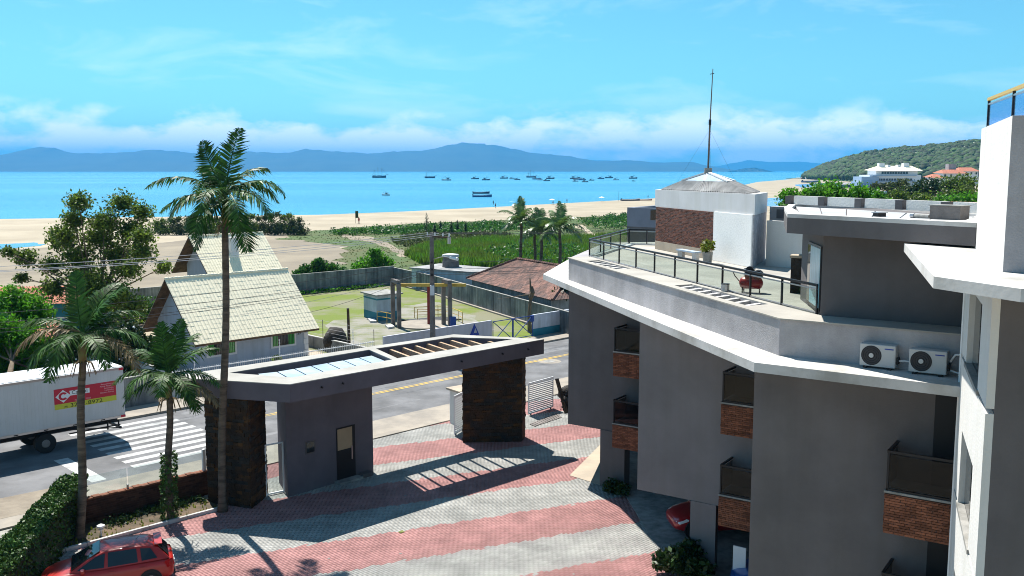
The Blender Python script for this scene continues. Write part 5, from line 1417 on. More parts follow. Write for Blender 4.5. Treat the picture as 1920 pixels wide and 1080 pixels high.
# ------------------------------------------------------------------ palms
def frond_mesh(L, el0, droop, seed, n=46, leaf=.62, wid=.045, curl=0.6, spread=1.0):
    rng = random.Random(seed); mb = MB(); pts = []; p = Vector((0, 0, 0)); S_ = 16; th = el0; yaw = 0; yr = rng.uniform(-.25, .25)
    dirs = []
    for i in range(S_ + 1):
        d = Vector((math.cos(th) * math.cos(yaw), math.cos(th) * math.sin(yaw), math.sin(th)))
        pts.append(p.copy()); dirs.append(d); p = p + d * (L / S_)
        th -= droop / S_ * (0.5 + 1.0 * i / S_); yaw += yr / S_
    mb.tube(pts, [.035 * (1 - .85 * i / S_) + .004 for i in range(S_ + 1)], 5, False)
    for i in range(n):
        f = .12 + .88 * i / (n - 1); a = f * S_; k = min(int(a), S_ - 1); t = a - k
        b = pts[k].lerp(pts[k + 1], t); d = dirs[k]
        side = Vector((-d.y, d.x, 0)).normalized(); up = side.cross(d) * -1
        if up.z < 0: up = -up
        prof = math.sin(math.pi * min(1, .18 + .80 * f)) ** .6
        for s in (1, -1):
            ll = leaf * prof * rng.uniform(.75, 1.15)
            lift = rng.uniform(-.05, .28) * spread
            dv = (side * s * 1.0 + d * (.45 + .5 * f + rng.uniform(-.12, .12)) + up * lift).normalized()
            m1 = b + dv * ll * .5 + Vector((0, 0, -.08 * ll)); cu = curl * (.02 + .98 * math.sqrt(max(0, 1 - d.z * d.z))); tip = b + dv * ll + Vector((rng.uniform(-.06, .06), rng.uniform(-.06, .06), -cu * ll * rng.uniform(.5, 1.3)))
            w = wid * rng.uniform(.5, 1.1); wdir = d * w * .5
            mb.add([b - wdir * .5, b + wdir * .5, m1 + wdir, m1 - wdir, tip], [(0, 1, 2, 3), (3, 2, 4)])
    return mb.mesh('frond')
FR = {}
def palm(name, label, base, top, specs, L, group=None, r0=.21, r1=.13, m='palmleaf', shaft=1.1, leaf=.62, seed=0, wid=.05, dry=(), fruit=True):
    b, tp = Vector(base), Vector(top); rng = random.Random(seed)
    t = thing(name, label, 'palm tree', b, group=group)
    pts = [b.lerp(tp, i / 48) + Vector((math.sin(i * .15 + seed) * .05, 0, 0)) for i in range(49)]
    pts = [p - b for p in pts]; pts[0].z -= .15
    rs = [(r0 * 1.5 if i == 0 else r0 * (1.2 if i == 1 else 1)) + (r1 - r0) * i / 48 + (.008 if i % 2 else 0) for i in range(49)]
    MB().tube(pts, rs, 12).build('trunk', 'palmbark', t, smooth=True, local=True)
    c = tp - b
    if shaft:
        MB().tube([c - Vector((0, 0, shaft * .15)), c + Vector((0, 0, shaft * .3)), c + Vector((0, 0, shaft * .8)), c + Vector((0, 0, shaft))], [r1 * 1.05, r1 * 1.35, r1 * .9, r1 * .5], 12).build('crownshaft', 'crownshaft', t, smooth=True, local=True)
    hub = c + Vector((0, 0, shaft * .95))
    for k, (az, el, dr, sc, *tl) in enumerate(specs):
        key = (round(el, 1), round(dr, 1), round(L * sc, 1), leaf, k % 3, m)
        me = frond_mesh(L * sc, rad(el), rad(dr), seed * 31 + k, n=38, leaf=leaf, wid=wid)
        me.materials.append(MATS['palmdry' if k in dry else m])
        o = link('frond', me, None, t, local=True); o.location = hub + Vector((0, 0, rng.uniform(-.1, .1))); o.rotation_euler = (Matrix.Rotation(tl[0] if tl else 0, 3, 'Y') @ Matrix.Rotation(rad(az), 3, 'Z') @ Matrix.Rotation(rng.uniform(-.15, .15), 3, 'X')).to_euler()
    if fruit:
        fs = MB()
        for k in range(9):
            a = k * .7; q = c + Vector((0, 0, -.05))
            fs.tube([q, q + Vector((math.cos(a) * .3, math.sin(a) * .3, -.1)), q + Vector((math.cos(a) * .45, math.sin(a) * .45, -.55))], [.03, .02, .012], 5)
        fs.build('flower_stalk', 'palmdry', t, local=True)
    return t
# azimuth 0 = to the right, 90 = away from the camera, 180 = to the left
tall = [(182, 38, 85, 1.12), (178, 8, 60, .95), (200, -25, 40, .7), (8, 45, 120, .95), (92, 76, 20, .90, -.42), (86, 82, 24, .92, .16), (130, 50, 70, .9), (55, 50, 70, .85), (215, 10, 95, .95),
        (265, 25, 110, .9), (300, 5, 110, .95), (330, 15, 110, .95), (250, -10, 80, .9), (30, 30, 110, .85), (140, 35, 100, .9), (310, -40, 40, .95), (235, -35, 50, .9), (80, 30, 100, .9)]
palm('royal_palm', 'tallest slender palm in front of the portal with its crown above the sea', (-11.57, 37.0, 0), (-11.02, 37.0, 11.55), tall, 2.8, r0=.155, r1=.125, leaf=.78, seed=3, wid=.10)
mid = [(20, 52, 70, 1.0), (5, 18, 80, .95), (350, -5, 60, 1.1), (95, 74, 25, .95, .30), (85, 80, 20, .9, -.2), (160, 50, 70, .95), (185, 25, 90, 1.0), (120, 70, 30, .9), (60, 60, 50, 1.0), (230, 20, 110, .95), (280, 25, 110, .95), (320, 10, 100, .95), (200, -10, 60, .9), (335, -25, 50, .9)]
palm('young_palm', 'short palm with ivy covered trunk between the wall glass and kerb', (-13.33, 36.0, 0), (-13.15, 36.0, 4.95), mid, 2.2, r0=.145, r1=.115, leaf=.66, seed=8, wid=.09, dry=(2,), shaft=.9)
lefp = [(96, 80, 20, .95, -.22), (84, 70, 45, .95, .45), (40, 45, 80, 1.0), (10, 20, 85, 1.0), (200, 20, 100, 1.0), (175, 35, 85, 1.0), (230, 5, 90, .95), (270, 20, 110, .95), (310, 15, 110, 1.0), (345, 5, 90, 1.15), (75, 62, 50, 1.0), (185, -15, 60, .95), (25, 65, 45, .95), (250, -20, 60, .9)]
palm('garden_palm', 'palm with a ragged crown beside the hedge corner, overlapping the truck', (-15.95, 34.1, 0), (-15.5, 34.1, 6.75), lefp, 2.45, r0=.155, r1=.12, leaf=.70, seed=12, wid=.09, dry=(4, 9), shaft=1.0)
# ivy on the short palm's trunk
rng = np.random.default_rng(15)
z = rng.random(900) * 2.6; a = rng.random(900) * 6.28; r = .24 + .09 * rng.random(900)
ivy = link('trunk_ivy', leaf_mesh('trunk_ivy', np.stack([-13.33 + .03 * z + r * np.cos(a), 36.0 + r * np.sin(a), z + .1], 1), .075, rng), 'leaf_ivy')
iv = thing('trunk_ivy', 'dark ivy wrapped round the trunk of the short palm', 'ivy', (-13.33, 36.0, 0)); ivy.name = 'leaves'; ivy.parent = iv; ivy.location = -ORG[iv.name]
coco = [(az + 17 * (k % 3), el, dr, 1) for k, (az, el, dr) in enumerate([(0, 55, 90), (40, 35, 100), (80, 65, 60), (120, 30, 100), (160, 55, 90), (200, 40, 100), (240, 30, 110), (280, 60, 80), (320, 35, 110), (20, 10, 90), (180, 5, 90), (300, 0, 80), (100, 80, 30), (60, 75, 40)])]
for i, (x, yb, yt, s, Y) in enumerate(((977, 495, 418, 1.0, 118), (1015, 498, 436, .9, 116), (1050, 497, 432, 1.0, 114), (1003, 490, 440, .8, 126))):
    q = [(1.11, 118.00, 7.13), (3.55, 116.00, 6.08), (5.70, 114.00, 6.46), (3.01, 126.00, 5.16)][i]
    palm('coconut_palm', ['coconut palm standing at the meadow edge, seaward of the brown roof', 'smaller coconut palm in the middle of the row by the meadow', 'broad coconut palm at the terrace end of the meadow row', 'low coconut palm behind the others in the meadow row'][i],
         (q[0], q[1], 0), (q[0], q[1], q[2] - .3), coco, 3.4 * s, group='coconut palms by the meadow', r0=.22, r1=.16, m='cocoleaf', shaft=.5, leaf=.9, seed=20 + i, wid=.14, fruit=False)

# ------------------------------------------------------------------ trees and shrubs
def tree(name, label, base, clumps, m, leaf, per, seed, trunk_r=.3, cat='tree', group=None, fork=.35, density=1.0, shell=.35, bark='bark', aspect=.55, twigs=True, loose=0):
    rng = np.random.default_rng(seed); rnd = random.Random(seed); b = Vector((base[0], base[1], 0))
    t = thing(name, label, cat, b, group=group)
    cz = max(c[0][2] for c in clumps)
    cxm = sum(c[0][0] for c in clumps) / len(clumps); cym = sum(c[0][1] for c in clumps) / len(clumps)
    hub = Vector((b.x + (cxm - b.x) * .4, b.y + (cym - b.y) * .4, cz * fork))
    tr = MB(); tr.tube([b - Vector((0, 0, .2)), b.lerp(hub, .5) + Vector((rnd.uniform(-.2, .2), 0, 0)), hub], [trunk_r * 1.25, trunk_r, trunk_r * .8], 9); tr.build('trunk', bark, t, smooth=True)
    if twigs:
        br = MB()
        for (c, r, n) in clumps:
            c = Vector(c); rr_ = r[0] if hasattr(r, '__len__') else r
            m1 = hub.lerp(c, .45) + Vector((rnd.uniform(-.4, .4), rnd.uniform(-.4, .4), rnd.uniform(-.3, .5)))
            br.tube([hub, m1, c], [trunk_r * .42, trunk_r * .28, trunk_r * .10], 6, False)
            for k in range(6):
                e = c + Vector((rnd.gauss(0, 1), rnd.gauss(0, 1), rnd.gauss(0, .7))).normalized() * rr_ * .9
                s_ = m1.lerp(c, rnd.uniform(.5, 1)); br.tube([s_, s_.lerp(e, .6) + Vector((0, 0, rnd.uniform(-.1, .2))), e], [trunk_r * .10, trunk_r * .07, trunk_r * .025], 4, False)
        br.build('limbs', bark, t, smooth=True)
    P_ = clump_pts([(c, r, per * n) for c, r, n in clumps], rng, density, shell, loose)
    link('crown', leaf_mesh('crown', P_, leaf, rng, aspect), m, t)
    return t
def pxclumps(Y, lst, spread, seed):
    rnd = random.Random(seed); out = []
    for (q, rpx) in lst:
        r = rpx / 1800 * Y; out.append(((q[0], q[1] + rnd.uniform(-spread, spread), q[2]), r, rpx))
    return out
big = [((-33.45, 76.00, 11.08), 24), ((-31.35, 76.00, 10.91), 27), ((-29.70, 76.00, 10.24), 22), ((-34.15, 76.00, 9.73), 22), ((-32.27, 76.00, 9.52), 30), ((-35.28, 76.00, 8.47), 28), ((-32.97, 76.00, 8.26), 34), ((-30.62, 76.00, 8.68), 32), ((-28.60, 76.00, 8.47), 22), ((-28.58, 76.00, 7.20), 22), ((-36.58, 76.00, 7.83), 20),
       ((-34.31, 76.00, 6.77), 38), ((-31.77, 76.00, 6.77), 36), ((-29.69, 76.00, 5.92), 26), ((-38.56, 76.00, 6.69), 22), ((-37.12, 76.00, 5.92), 22), ((-39.37, 76.00, 7.20), 12), ((-28.43, 76.00, 5.71), 16), ((-34.84, 76.00, 4.85), 42), ((-32.53, 76.00, 4.43), 44), ((-30.65, 76.00, 3.78), 32), ((-34.11, 76.00, 2.71), 38), ((-31.81, 76.00, 1.85), 34), ((-36.37, 76.00, 4.21), 26), ((-29.62, 76.00, 2.92), 20), ((-38.87, 76.00, 5.07), 12)]
tree('spreading_tree', 'large spreading tree with open leafy crown behind the garden palm', (-32.51, 75.42), pxclumps(76, big, 2.2, 1), 'leaf', .125, 48, 31, trunk_r=.22, fork=.30, loose=1.3)
ft = [((-33.21, 62.00, 4.87), 30), ((-32.03, 62.00, 4.17), 34), ((-33.15, 62.00, 3.11), 45), ((-31.42, 62.00, 2.76), 34), ((-32.72, 62.00, 1.51), 45), ((-30.98, 62.00, 1.34), 30), ((-33.48, 62.00, 0.62), 30), ((-30.69, 62.00, 0.45), 22), ((-35.64, 62.00, 2.40), 60)]
tree('feathery_tree', 'bright green feathery tree overhanging the truck roof', (-30.08, 56.38), pxclumps(62, ft, 1.5, 2), 'leaf_bright', .13, 150, 32, trunk_r=.18, loose=1.45, aspect=.4)
dk = [((-27.39, 60.00, 2.76), 42), ((-25.54, 60.00, 2.42), 42), ((-24.32, 60.00, 3.27), 34), ((-26.30, 60.00, 4.13), 30), ((-23.51, 60.00, 2.42), 28), ((-28.14, 60.00, 1.38), 30), ((-25.28, 60.00, 1.04), 38)]
tree('flowering_shrub', 'dark leafy shrub dotted with pale flowers behind the truck', (-25.23, 57.78), pxclumps(60, dk, 1.2, 3), 'leaf_dark', .12, 55, 33, trunk_r=.12, cat='shrub', shell=.4)
o = bpy.data.objects[[x.name for x in bpy.data.objects if x.name.startswith('flowering_shrub')][0]]
rng = np.random.default_rng(44)
P_ = clump_pts([(c, np.array([r, r, r * .8]) * 1.02, 40) for c, r, n in pxclumps(60, dk, 1.2, 3)], rng, 1, .95)
P_ = P_[P_[:, 1] < 60.4]
link('blossom', leaf_mesh('blossom', P_, .07, rng, .9), 'petal', o)
yl = [((-23.69, 61.00, 1.71), 24), ((-24.08, 61.00, 0.83), 20), ((-23.27, 61.00, 1.18), 16)]
tree('yellow_shrub', 'yellow green shrub at the end of the stained roadside wall', (-22.24, 56.79), pxclumps(61, yl, .6, 4), 'leaf_yellow', .10, 55, 34, trunk_r=.08, cat='shrub')
mg = [((-35.78, 84.00, 2.28), 40), ((-33.25, 84.00, 1.10), 36), ((-34.72, 84.00, -0.10), 34), ((-31.91, 84.00, -0.58), 18)]
tree('mango_tree', 'dense mid green tree between the terracotta house and the cream roof', (-28.80, 70.89), pxclumps(84, mg, 2, 5), 'leaf_lush', .16, 70, 35, trunk_r=.2, loose=1.1)
# mangrove belt on the beach: one shrub after another
mang = [(300, 418), (330, 414), (360, 412), (388, 412), (412, 413), (440, 409), (468, 408), (492, 410), (515, 405), (538, 408), (556, 416)]
mq = [(-75.10, 205.00, 2.43), (-71.67, 205.00, 2.89), (-68.91, 207.00, 3.01), (-65.06, 205.00, 3.11), (-63.25, 208.00, 2.85), (-59.14, 205.00, 3.45), (-56.49, 207.00, 3.47), (-53.49, 206.00, 3.29), (-50.59, 205.00, 3.91), (-48.22, 206.00, 3.52), (-45.74, 204.00, 2.71)]
for i, q in enumerate(mq):
    r = [1.9, 2.1, 2.1, 2.0, 2.1, 2.2, 2.2, 2.0, 2.3, 2.2, 1.7][i]
    cl_ = [((q[0], q[1], 1.5), (r * 1.5, r, 1.9), 34), ((q[0] + .9, q[1] - .9, .8), (r * 1.3, r * .8, 1.0), 26), ((q[0] - .9, q[1] + .3, q[2]), (r * .5, r * .5, .9), 9), ((q[0] + .5, q[1] + .2, q[2] + .3), (r * .45, r * .45, .8), 8)]
    tree('mangrove_shrub', 'mangrove shrub in the dark green belt on the beach' if i < 10 else 'sparse browning mangrove shrub at the tip of the belt', (q[0], q[1]), cl_, 'leaf_olive' if i % 3 else 'leaf', .20, 32, 50 + i, trunk_r=.08, cat='shrub', group='mangrove belt', loose=1.1)
bush = [('leafy_bush', 'bright leafy bush standing against the lot back wall, nearest the cream roof', [((-24.30, 113.00, 1.72), 18), ((-22.83, 113.00, 2.23), 20), ((-25.26, 113.00, 1.22), 14), ((-23.24, 113.00, 1.09), 18), ((-22.82, 113.00, 2.86), 9)]),
        ('leafy_bush', 'bright leafy bush in the middle behind the lot back wall', [((-21.32, 114.00, 1.81), 17), ((-20.25, 114.00, 1.36), 14), ((-21.66, 114.00, 1.11), 14)]),
        ('leafy_bush', 'tallest rounded bush at the corner of the lot back wall', [((-17.07, 120.00, 2.34), 24), ((-15.93, 120.00, 1.94), 18), ((-18.41, 120.00, 1.80), 20), ((-17.05, 120.00, 3.28), 14), ((-19.56, 120.00, 1.26), 14), ((-16.75, 120.00, 1.13), 22)]),
        ('leafy_bush', 'dark bush squeezed between the brown roof and the apartment block', [((4.34, 86.00, 2.02), 26), ((3.86, 86.00, 1.29), 24), ((4.91, 86.00, 2.99), 18)])]
for i, (nm, lb, cl_) in enumerate(bush):
    Y = [113, 114, 120, 86][i]; c0 = cl_[0][0]
    tree(nm, lb, (c0[0], c0[1]), pxclumps(Y, cl_, .8, i), ('leaf_lush', 'leaf_lush', 'leaf_bright', 'leaf_dark')[i], .17 if i < 3 else .14, 42, 70 + i, trunk_r=.1, cat='shrub', group=None, shell=.25)
# feathery young pines on the dune
for i, (q, h) in enumerate((((-18.22, 205.00, 0.84), 4.4), ((-16.00, 215.00, 0.70), 2.2), ((-12.98, 205.00, 1.07), 2.6), ((-11.90, 210.00, 1.00), 2.8), ((-16.11, 200.00, 1.04), 2.4), ((-10.05, 208.00, 0.77), 2.2))):
    cl_ = [((q[0], q[1], h * f), (h * .26 * (1.15 - f), h * .26 * (1.15 - f), h * .16), 20 * (1.2 - f)) for f in (.15, .35, .55, .75, .92)]
    tree('dune_pine', 'slender feathery young pine on the dune' if i else 'tallest feathery young pine on the dune', (q[0], q[1]), cl_, 'leaf_dark', .22, 5, 90 + i, trunk_r=.06, group='young pines on the dune', fork=.8, twigs=False, aspect=.2)
# broad almond tree and greenery beyond the penthouse roof
alm = [((27.34, 95.00, 10.79), 24), ((29.43, 95.00, 11.10), 30), ((31.52, 95.00, 11.31), 32), ((33.63, 95.00, 11.10), 30), ((30.51, 95.00, 10.37), 34), ((33.14, 95.00, 10.26), 34), ((35.23, 95.00, 10.58), 24), ((28.41, 95.00, 10.16), 28), ((26.57, 95.00, 10.05), 14)]
tree('almond_tree', 'broad flat topped bright green tree beyond the penthouse roof', (31.5, 95), pxclumps(95, alm, 2, 7), 'leaf_bright', .18, 60, 80, trunk_r=.2, loose=1.1)
for i, (Y, lst, lb, m) in enumerate(((150, [((57.71, 150.00, 8.72), 22), ((60.59, 150.00, 9.22), 26), ((63.53, 150.00, 8.72), 26), ((61.50, 150.00, 7.73), 24)], 'dark leafy tree right of the almond tree', 'leaf'),
        (175, [((73.52, 175.00, 10.04), 22), ((76.40, 175.00, 10.43), 24), ((75.02, 175.00, 9.08), 24), ((71.61, 175.00, 9.47), 18)], 'tall dark green tree below the red roofed hillside houses', 'leaf_dark'),
        (190, [((86.61, 190.00, 10.37), 26), ((89.74, 190.00, 10.79), 26), ((88.27, 190.00, 8.91), 26), ((85.14, 190.00, 8.49), 22)], 'green tree at the foot of the corner wing', 'leaf'),
        (140, [((62.02, 140.00, 8.73), 24), ((64.72, 140.00, 8.88), 26), ((67.04, 140.00, 9.04), 24)], 'bright low tree above the orange roof', 'leaf_bright'),
        (260, [((97.71, 260.00, 8.94), 12), ((100.85, 260.00, 9.22), 12), ((104.85, 260.00, 9.79), 14), ((102.34, 260.00, 8.08), 12)], 'pale green scrub tree at the edge of the lagoon', 'leaf_olive'),
        (130, [((49.69, 130.00, 8.64), 14), ((51.27, 130.00, 8.78), 16), ((48.26, 130.00, 8.50), 12)], 'small dark tree by the brown chimney', 'leaf_dark'))):
    tree('leafy_tree', lb, (lst[0][0][0] + 1, Y), pxclumps(Y, lst, 2, i), m, .22 * Y / 150, 60, 110 + i, trunk_r=.2, loose=1.1)
# meadow and dune growth nobody could count
def tufts(name, label, poly, n, h, w, m, seed, z=-.06):
    rng = np.random.default_rng(seed); p = scatter(poly, n, rng); v = np.empty((n * 3, 3, 3))
    for k in range(3):
        a = rng.random(n) * 6.28; hh = h * (.5 + rng.random(n)); dx_, dy_ = np.cos(a) * w, np.sin(a) * w
        o_ = (rng.random((n, 2)) - .5) * w * 2
        bx_ = p + o_
        v[k::3, 0] = np.stack([bx_[:, 0] - dx_, bx_[:, 1] - dy_, np.full(n, z)], 1); v[k::3, 1] = np.stack([bx_[:, 0] + dx_, bx_[:, 1] + dy_, np.full(n, z)], 1)
        l_ = (rng.random((n, 2)) - .5) * h * .7; v[k::3, 2] = np.stack([bx_[:, 0] + l_[:, 0], bx_[:, 1] + l_[:, 1], z + hh], 1)
    o = link(name, raw_mesh(name, v.reshape(-1, 3), 3), m); tag(o, label, 'grass', kind='stuff')
tufts('meadow_grass', 'low patchy grass covering the meadow behind the beach', meadow, 6000, .12, .10, mat('meadowblade', (0.06, 0.115, 0.010), island=0.25, c2=(0.085, 0.095, 0.018), scale=0.05, rough=0.7, transl=0.2), 1)
lush = GP((-17.22, 154.44), (-15.32, 172.03), (-6.18, 185.19), (4.18, 188.07), (15.94, 191.03), (24.93, 203.88), (28.21, 181.04), (17.31, 110.45), (7.25, 107.96), (2.27, 135.37), (-4.16, 135.37), (-9.07, 135.37), (-13.21, 139.28))
tufts('lush_grass', 'tall lush green reeds in the damp middle of the meadow', lush, 26000, 1.0, .16, 'grassblade', 2)
def scrub(name, label, poly, n, r, m, seed, per=26, leaf=.25, h=.5):
    rng = np.random.default_rng(seed); p = scatter(poly, n, rng)
    P_ = clump_pts([((a[0], a[1], h * r * .6), (r * (.6 + rng.random()), r * (.6 + rng.random()), h * r * (.7 + .6 * rng.random())), per) for a in p], rng, 1, .3)
    P_[:, 2] = np.maximum(P_[:, 2], -.02)
    o = link(name, leaf_mesh(name, P_, leaf, rng, .6), m); tag(o, label, 'scrub', kind='stuff')
scrub('dune_scrub', 'low green scrub along the top of the dune', GP((-40.45, 210.96), (-32.15, 222.56), (-20.92, 235.49), (-8.16, 244.98), (5.67, 255.26), (14.78, 266.43), (13.33, 240.14), (0.00, 218.56), (-9.07, 203.88), (-22.67, 203.88), (-35.67, 200.51)), 420, 1.5, 'leaf_lush', 3)
scrub('dune_creeper', 'grey green creeper mats on the dune slope', GP((-23.54, 188.07), (-18.76, 210.96), (-7.03, 210.96), (0.00, 203.88), (-6.28, 188.07), (-13.41, 172.03), (-20.11, 172.03)), 240, 1.3, 'leaf_olive', 4, h=.35)
scrub('path_scrub', 'green scrub on both sides of the white sand path', GP((17.71, 255.26), (26.27, 278.61), (47.60, 306.64), (38.08, 244.98), (27.70, 226.71), (21.86, 218.56), (19.88, 235.49)), 200, 1.6, 'leaf_lush', 5)
scrub('reed_scrub', 'tall shrubs among the reeds beside the coconut palms', GP((-4.68, 152.49), (0.00, 160.61), (10.88, 162.77), (12.00, 143.43), (6.97, 124.83), (0.00, 131.66)), 120, 1.3, 'leaf_lush', 6, h=.9)
scrub('wall_weeds', 'bright weeds at the foot of the lot back wall', [UV(42, 90.6), UV(68, 90.8), UV(68, 89.8), UV(42, 89.6)], 130, .55, 'leaf_bright', 7, per=22, leaf=.12)
scrub('bed_plants', 'small plants in the shade of the low wall', uvrect(13.8, 17.8, 35.6, 36.4), 40, .28, 'leaf_dark', 9, per=22, leaf=.07, h=.8)
tufts('bed_grass', 'sparse grass in the planting bed', uvrect(11.5, 17.9, 34.7, 36.4), 140, .10, .03, 'leaf_yellow', 12, .06)
scrub('verge_weeds', 'weeds on the gravel verge beyond the hedge', uvrect(7, 12.2, 35.2, 37.4), 30, .35, 'leaf_bright', 10, per=40, leaf=.06)
scrub('right_thicket', 'low green thicket filling the ground beyond the residence', GP((81.60, 306.64), (136.00, 383.71), (197.21, 409.40), (159.81, 306.64), (91.32, 174.51), (58.03, 162.77)), 260, 2.2, 'leaf_lush', 11, per=30, leaf=.35, h=.8)
# clipped hedge at the left
hp0, hp1 = Vector((-16.95, 36.1, 0)), Vector((-15.2, 26.0, 0))
t = thing('clipped_hedge', 'long clipped ivy hedge leading from the low wall towards the foreground', 'hedge', (-16, 31, 0))
hd_ = (hp1 - hp0).normalized(); hn = Vector((-hd_.y, hd_.x, 0))
core = MB().prism([tuple((hp0 + hn * .36).xy), tuple((hp1 + hn * .36).xy), tuple((hp1 - hn * .36).xy), tuple((hp0 - hn * .36).xy)], -.05, 1.62).build('core', mat('hedge_shade_core', (.02, .03, .012), var=.3), t)  # near-black core puts the shade of the hedge side into the colour
rng = np.random.default_rng(61); n = 26000; LH = (hp1 - hp0).length
tt = rng.random(n) * LH; f = rng.random(n)
cc = np.where(f < .6, (rng.random(n) - .5) * .95, np.where(rng.random(n) < .88, -.43, .43) + rng.normal(size=n) * .04)  # few leaves on the near side so the shade-black core shows
zz = np.where(f < .6, 1.72 + rng.normal(size=n) * .06 + .06 * np.sin(tt * 2.1), rng.random(n) * 1.8)
P_ = np.stack([hp0.x + hd_.x * tt + hn.x * cc, hp0.y + hd_.y * tt + hn.y * cc, zz], 1)
link('leaves', leaf_mesh('leaves', P_, .06, rng, .7), 'leaf_ivy', t)
tree('garden_shrub', 'dark garden shrub in the shade before the garage columns', (5.7, 30.6), [((5.5, 30.5, .7), .6, 30), ((6.1, 30.2, .55), .55, 26), ((5.2, 30.9, .5), .5, 20), ((6.0, 30.9, .9), .45, 18)], 'leaf_dark', .11, 24, 120, trunk_r=.05, cat='shrub')
tree('corner_shrub', 'small dark shrub at the foot of the first column', (4.25, 39.2), [((4.2, 39.1, .35), .4, 22), ((4.6, 38.8, .3), .35, 18)], 'leaf_dark', .09, 22, 121, trunk_r=.04, cat='shrub')
tree('house_plant', 'small white flowering plant by the house fence', UV(33.4, 55.2), [((*UV(33.4, 55.2), .7), .5, 22), ((*UV(33.2, 55.3), 1.1), .35, 14)], 'leaf', .11, 20, 122, trunk_r=.04, cat='shrub')
t = thing('fallen_leaf', 'yellow fallen leaf lying on a red paver stripe', 'leaf', (*(-4.17, 34.73), .01))
p = (-4.17, 34.73); MB().add([(p[0] - .12, p[1], .01), (p[0], p[1] - .12, .03), (p[0] + .14, p[1] + .03, .012), (p[0] + .02, p[1] + .12, .05)], [(0, 1, 2, 3)]).build('blade', 'leaf_yellow', t)

# ------------------------------------------------------------------ boats
def boat(kind, q, length, rz, label, hull, seed):
    t = thing({'s': 'schooner', 'f': 'fishing_boat', 'd': 'dinghy'}[kind], label, 'boat', (q[0], q[1], -.32), rz, {'s': 'schooners at anchor', 'f': 'fishing boats at anchor', 'd': 'small open boats'}[kind])
    L = length; B = L * (.26 if kind != 'd' else .28); H = L * (.10 if kind != 'd' else .07); v = []; st = 9
    for i in range(st):
        x = (i / (st - 1) - .5) * L; f = i / (st - 1); w = B / 2 * (math.sin(math.pi * min(1, .30 + .70 * f) ) ** .7 if f > .5 else .82 + .18 * math.sin(math.pi * f))
        w = max(w, .02); sh = H * (1 + .9 * max(0, f - .55) ** 1.3 * 2 + .25 * max(0, .25 - f) * 2)
        v += [(x, -w, sh), (x * .97, -w * .7, -.25), (x * .97, w * .7, -.25), (x, w, sh)]
    fcs = []
    for i in range(st - 1):
        for j in range(3): fcs.append((i * 4 + j, (i + 1) * 4 + j, (i + 1) * 4 + j + 1, i * 4 + j + 1))
        fcs.append((i * 4 + 3, (i + 1) * 4 + 3, (i + 1) * 4, i * 4))
    fcs += [(0, 1, 2, 3), tuple((st - 1) * 4 + k for k in (3, 2, 1, 0))]
    MB().add(v, fcs).build('hull', hull, t, local=True)
    rl = MB()
    for i in range(st - 1): a, b = v[i * 4], v[(i + 1) * 4]; rl.bar(Vector(a) + Vector((0, 0, .02 * L)), Vector(b) + Vector((0, 0, .02 * L)), .012 * L, .03 * L); a, b = v[i * 4 + 3], v[(i + 1) * 4 + 3]; rl.bar(Vector(a) + Vector((0, 0, .02 * L)), Vector(b) + Vector((0, 0, .02 * L)), .012 * L, .03 * L)
    rl.build('gunwale', 'hull_white', t, local=True)
    if kind == 'f':
        c = MB().box((-.16 * L, 0, H + .09 * L), (.28 * L, B * .62, .18 * L)).build('cabin', 'hull_white', t, local=True)
        MB().box((-.16 * L, 0, H + .19 * L), (.34 * L, B * .75, .02 * L)).build('cabin_roof', 'hull_blue', t, local=True)
        for s in (1, -1): MB().box((-.16 * L, s * B * .315, H + .11 * L), (.2 * L, .01 * L, .06 * L)).build('window', 'darkglass', c, local=True)
        MB().tube([(.05 * L, 0, H), (.05 * L, 0, H + .34 * L)], .008 * L + .03, 6).build('mast', 'dark_wood', t, local=True)
        MB().tube([(.05 * L, 0, H + .3 * L), (.36 * L, 0, H + .16 * L)], .006 * L + .02, 6).build('boom', 'dark_wood', t, local=True)
    elif kind == 's':
        for (x, h) in ((.20, .58), (-.08, .66), (-.30, .46)):
            m_ = MB().tube([(x * L, 0, H), (x * L, 0, H + h * L)], .012 * L, 6).build('mast', 'dark_wood', t, local=True)
            MB().bar((x * L, -B * .9, H + h * L * .7), (x * L, B * .9, H + h * L * .7), .01 * L).build('yard', 'dark_wood', m_, local=True)
        MB().tube([(.48 * L, 0, H * 1.9), (.68 * L, 0, H * 2.6)], .01 * L, 6).build('bowsprit', 'dark_wood', t, local=True)
        MB().box((-.33 * L, 0, H + .05 * L), (.26 * L, B * .8, .10 * L)).build('stern_castle', 'hull_white', t, local=True)
        MB().box((.02 * L, 0, H + .04 * L), (.3 * L, B * .6, .06 * L)).build('deckhouse', 'hull_dark', t, local=True)
        for (x, h) in ((.20, .58), (-.30, .46)): MB().tube([(x * L, 0, H + h * L), (.6 * L if x > 0 else -.5 * L, 0, H * 1.6)], .004 * L, 4).build('rigging', 'wire', t, local=True)
    else:
        for x in (-.2, .12): MB().box((x * L, 0, H * .9), (.06 * L, B * .8, .03 * L)).build('thwart', 'dark_wood', t, local=True)
        MB().box((-.47 * L, 0, H * 1.2), (.05 * L, .08 * L, .12 * L)).build('outboard', 'black', t, local=True)
for i, (q, L, rz, lb) in enumerate((((-260.50, 1895.50), 27, .1, 'largest dark three masted schooner anchored alone before the far mountains'), ((-155.15, 1825.24), 20, .15, 'dark schooner anchored beside a lone pale boat'), ((39.17, 1971.39), 20, .2, 'schooner anchored in the middle of the fishing fleet'))):
    boat('s', q, L, rz, lb, 'hull_dark', i)
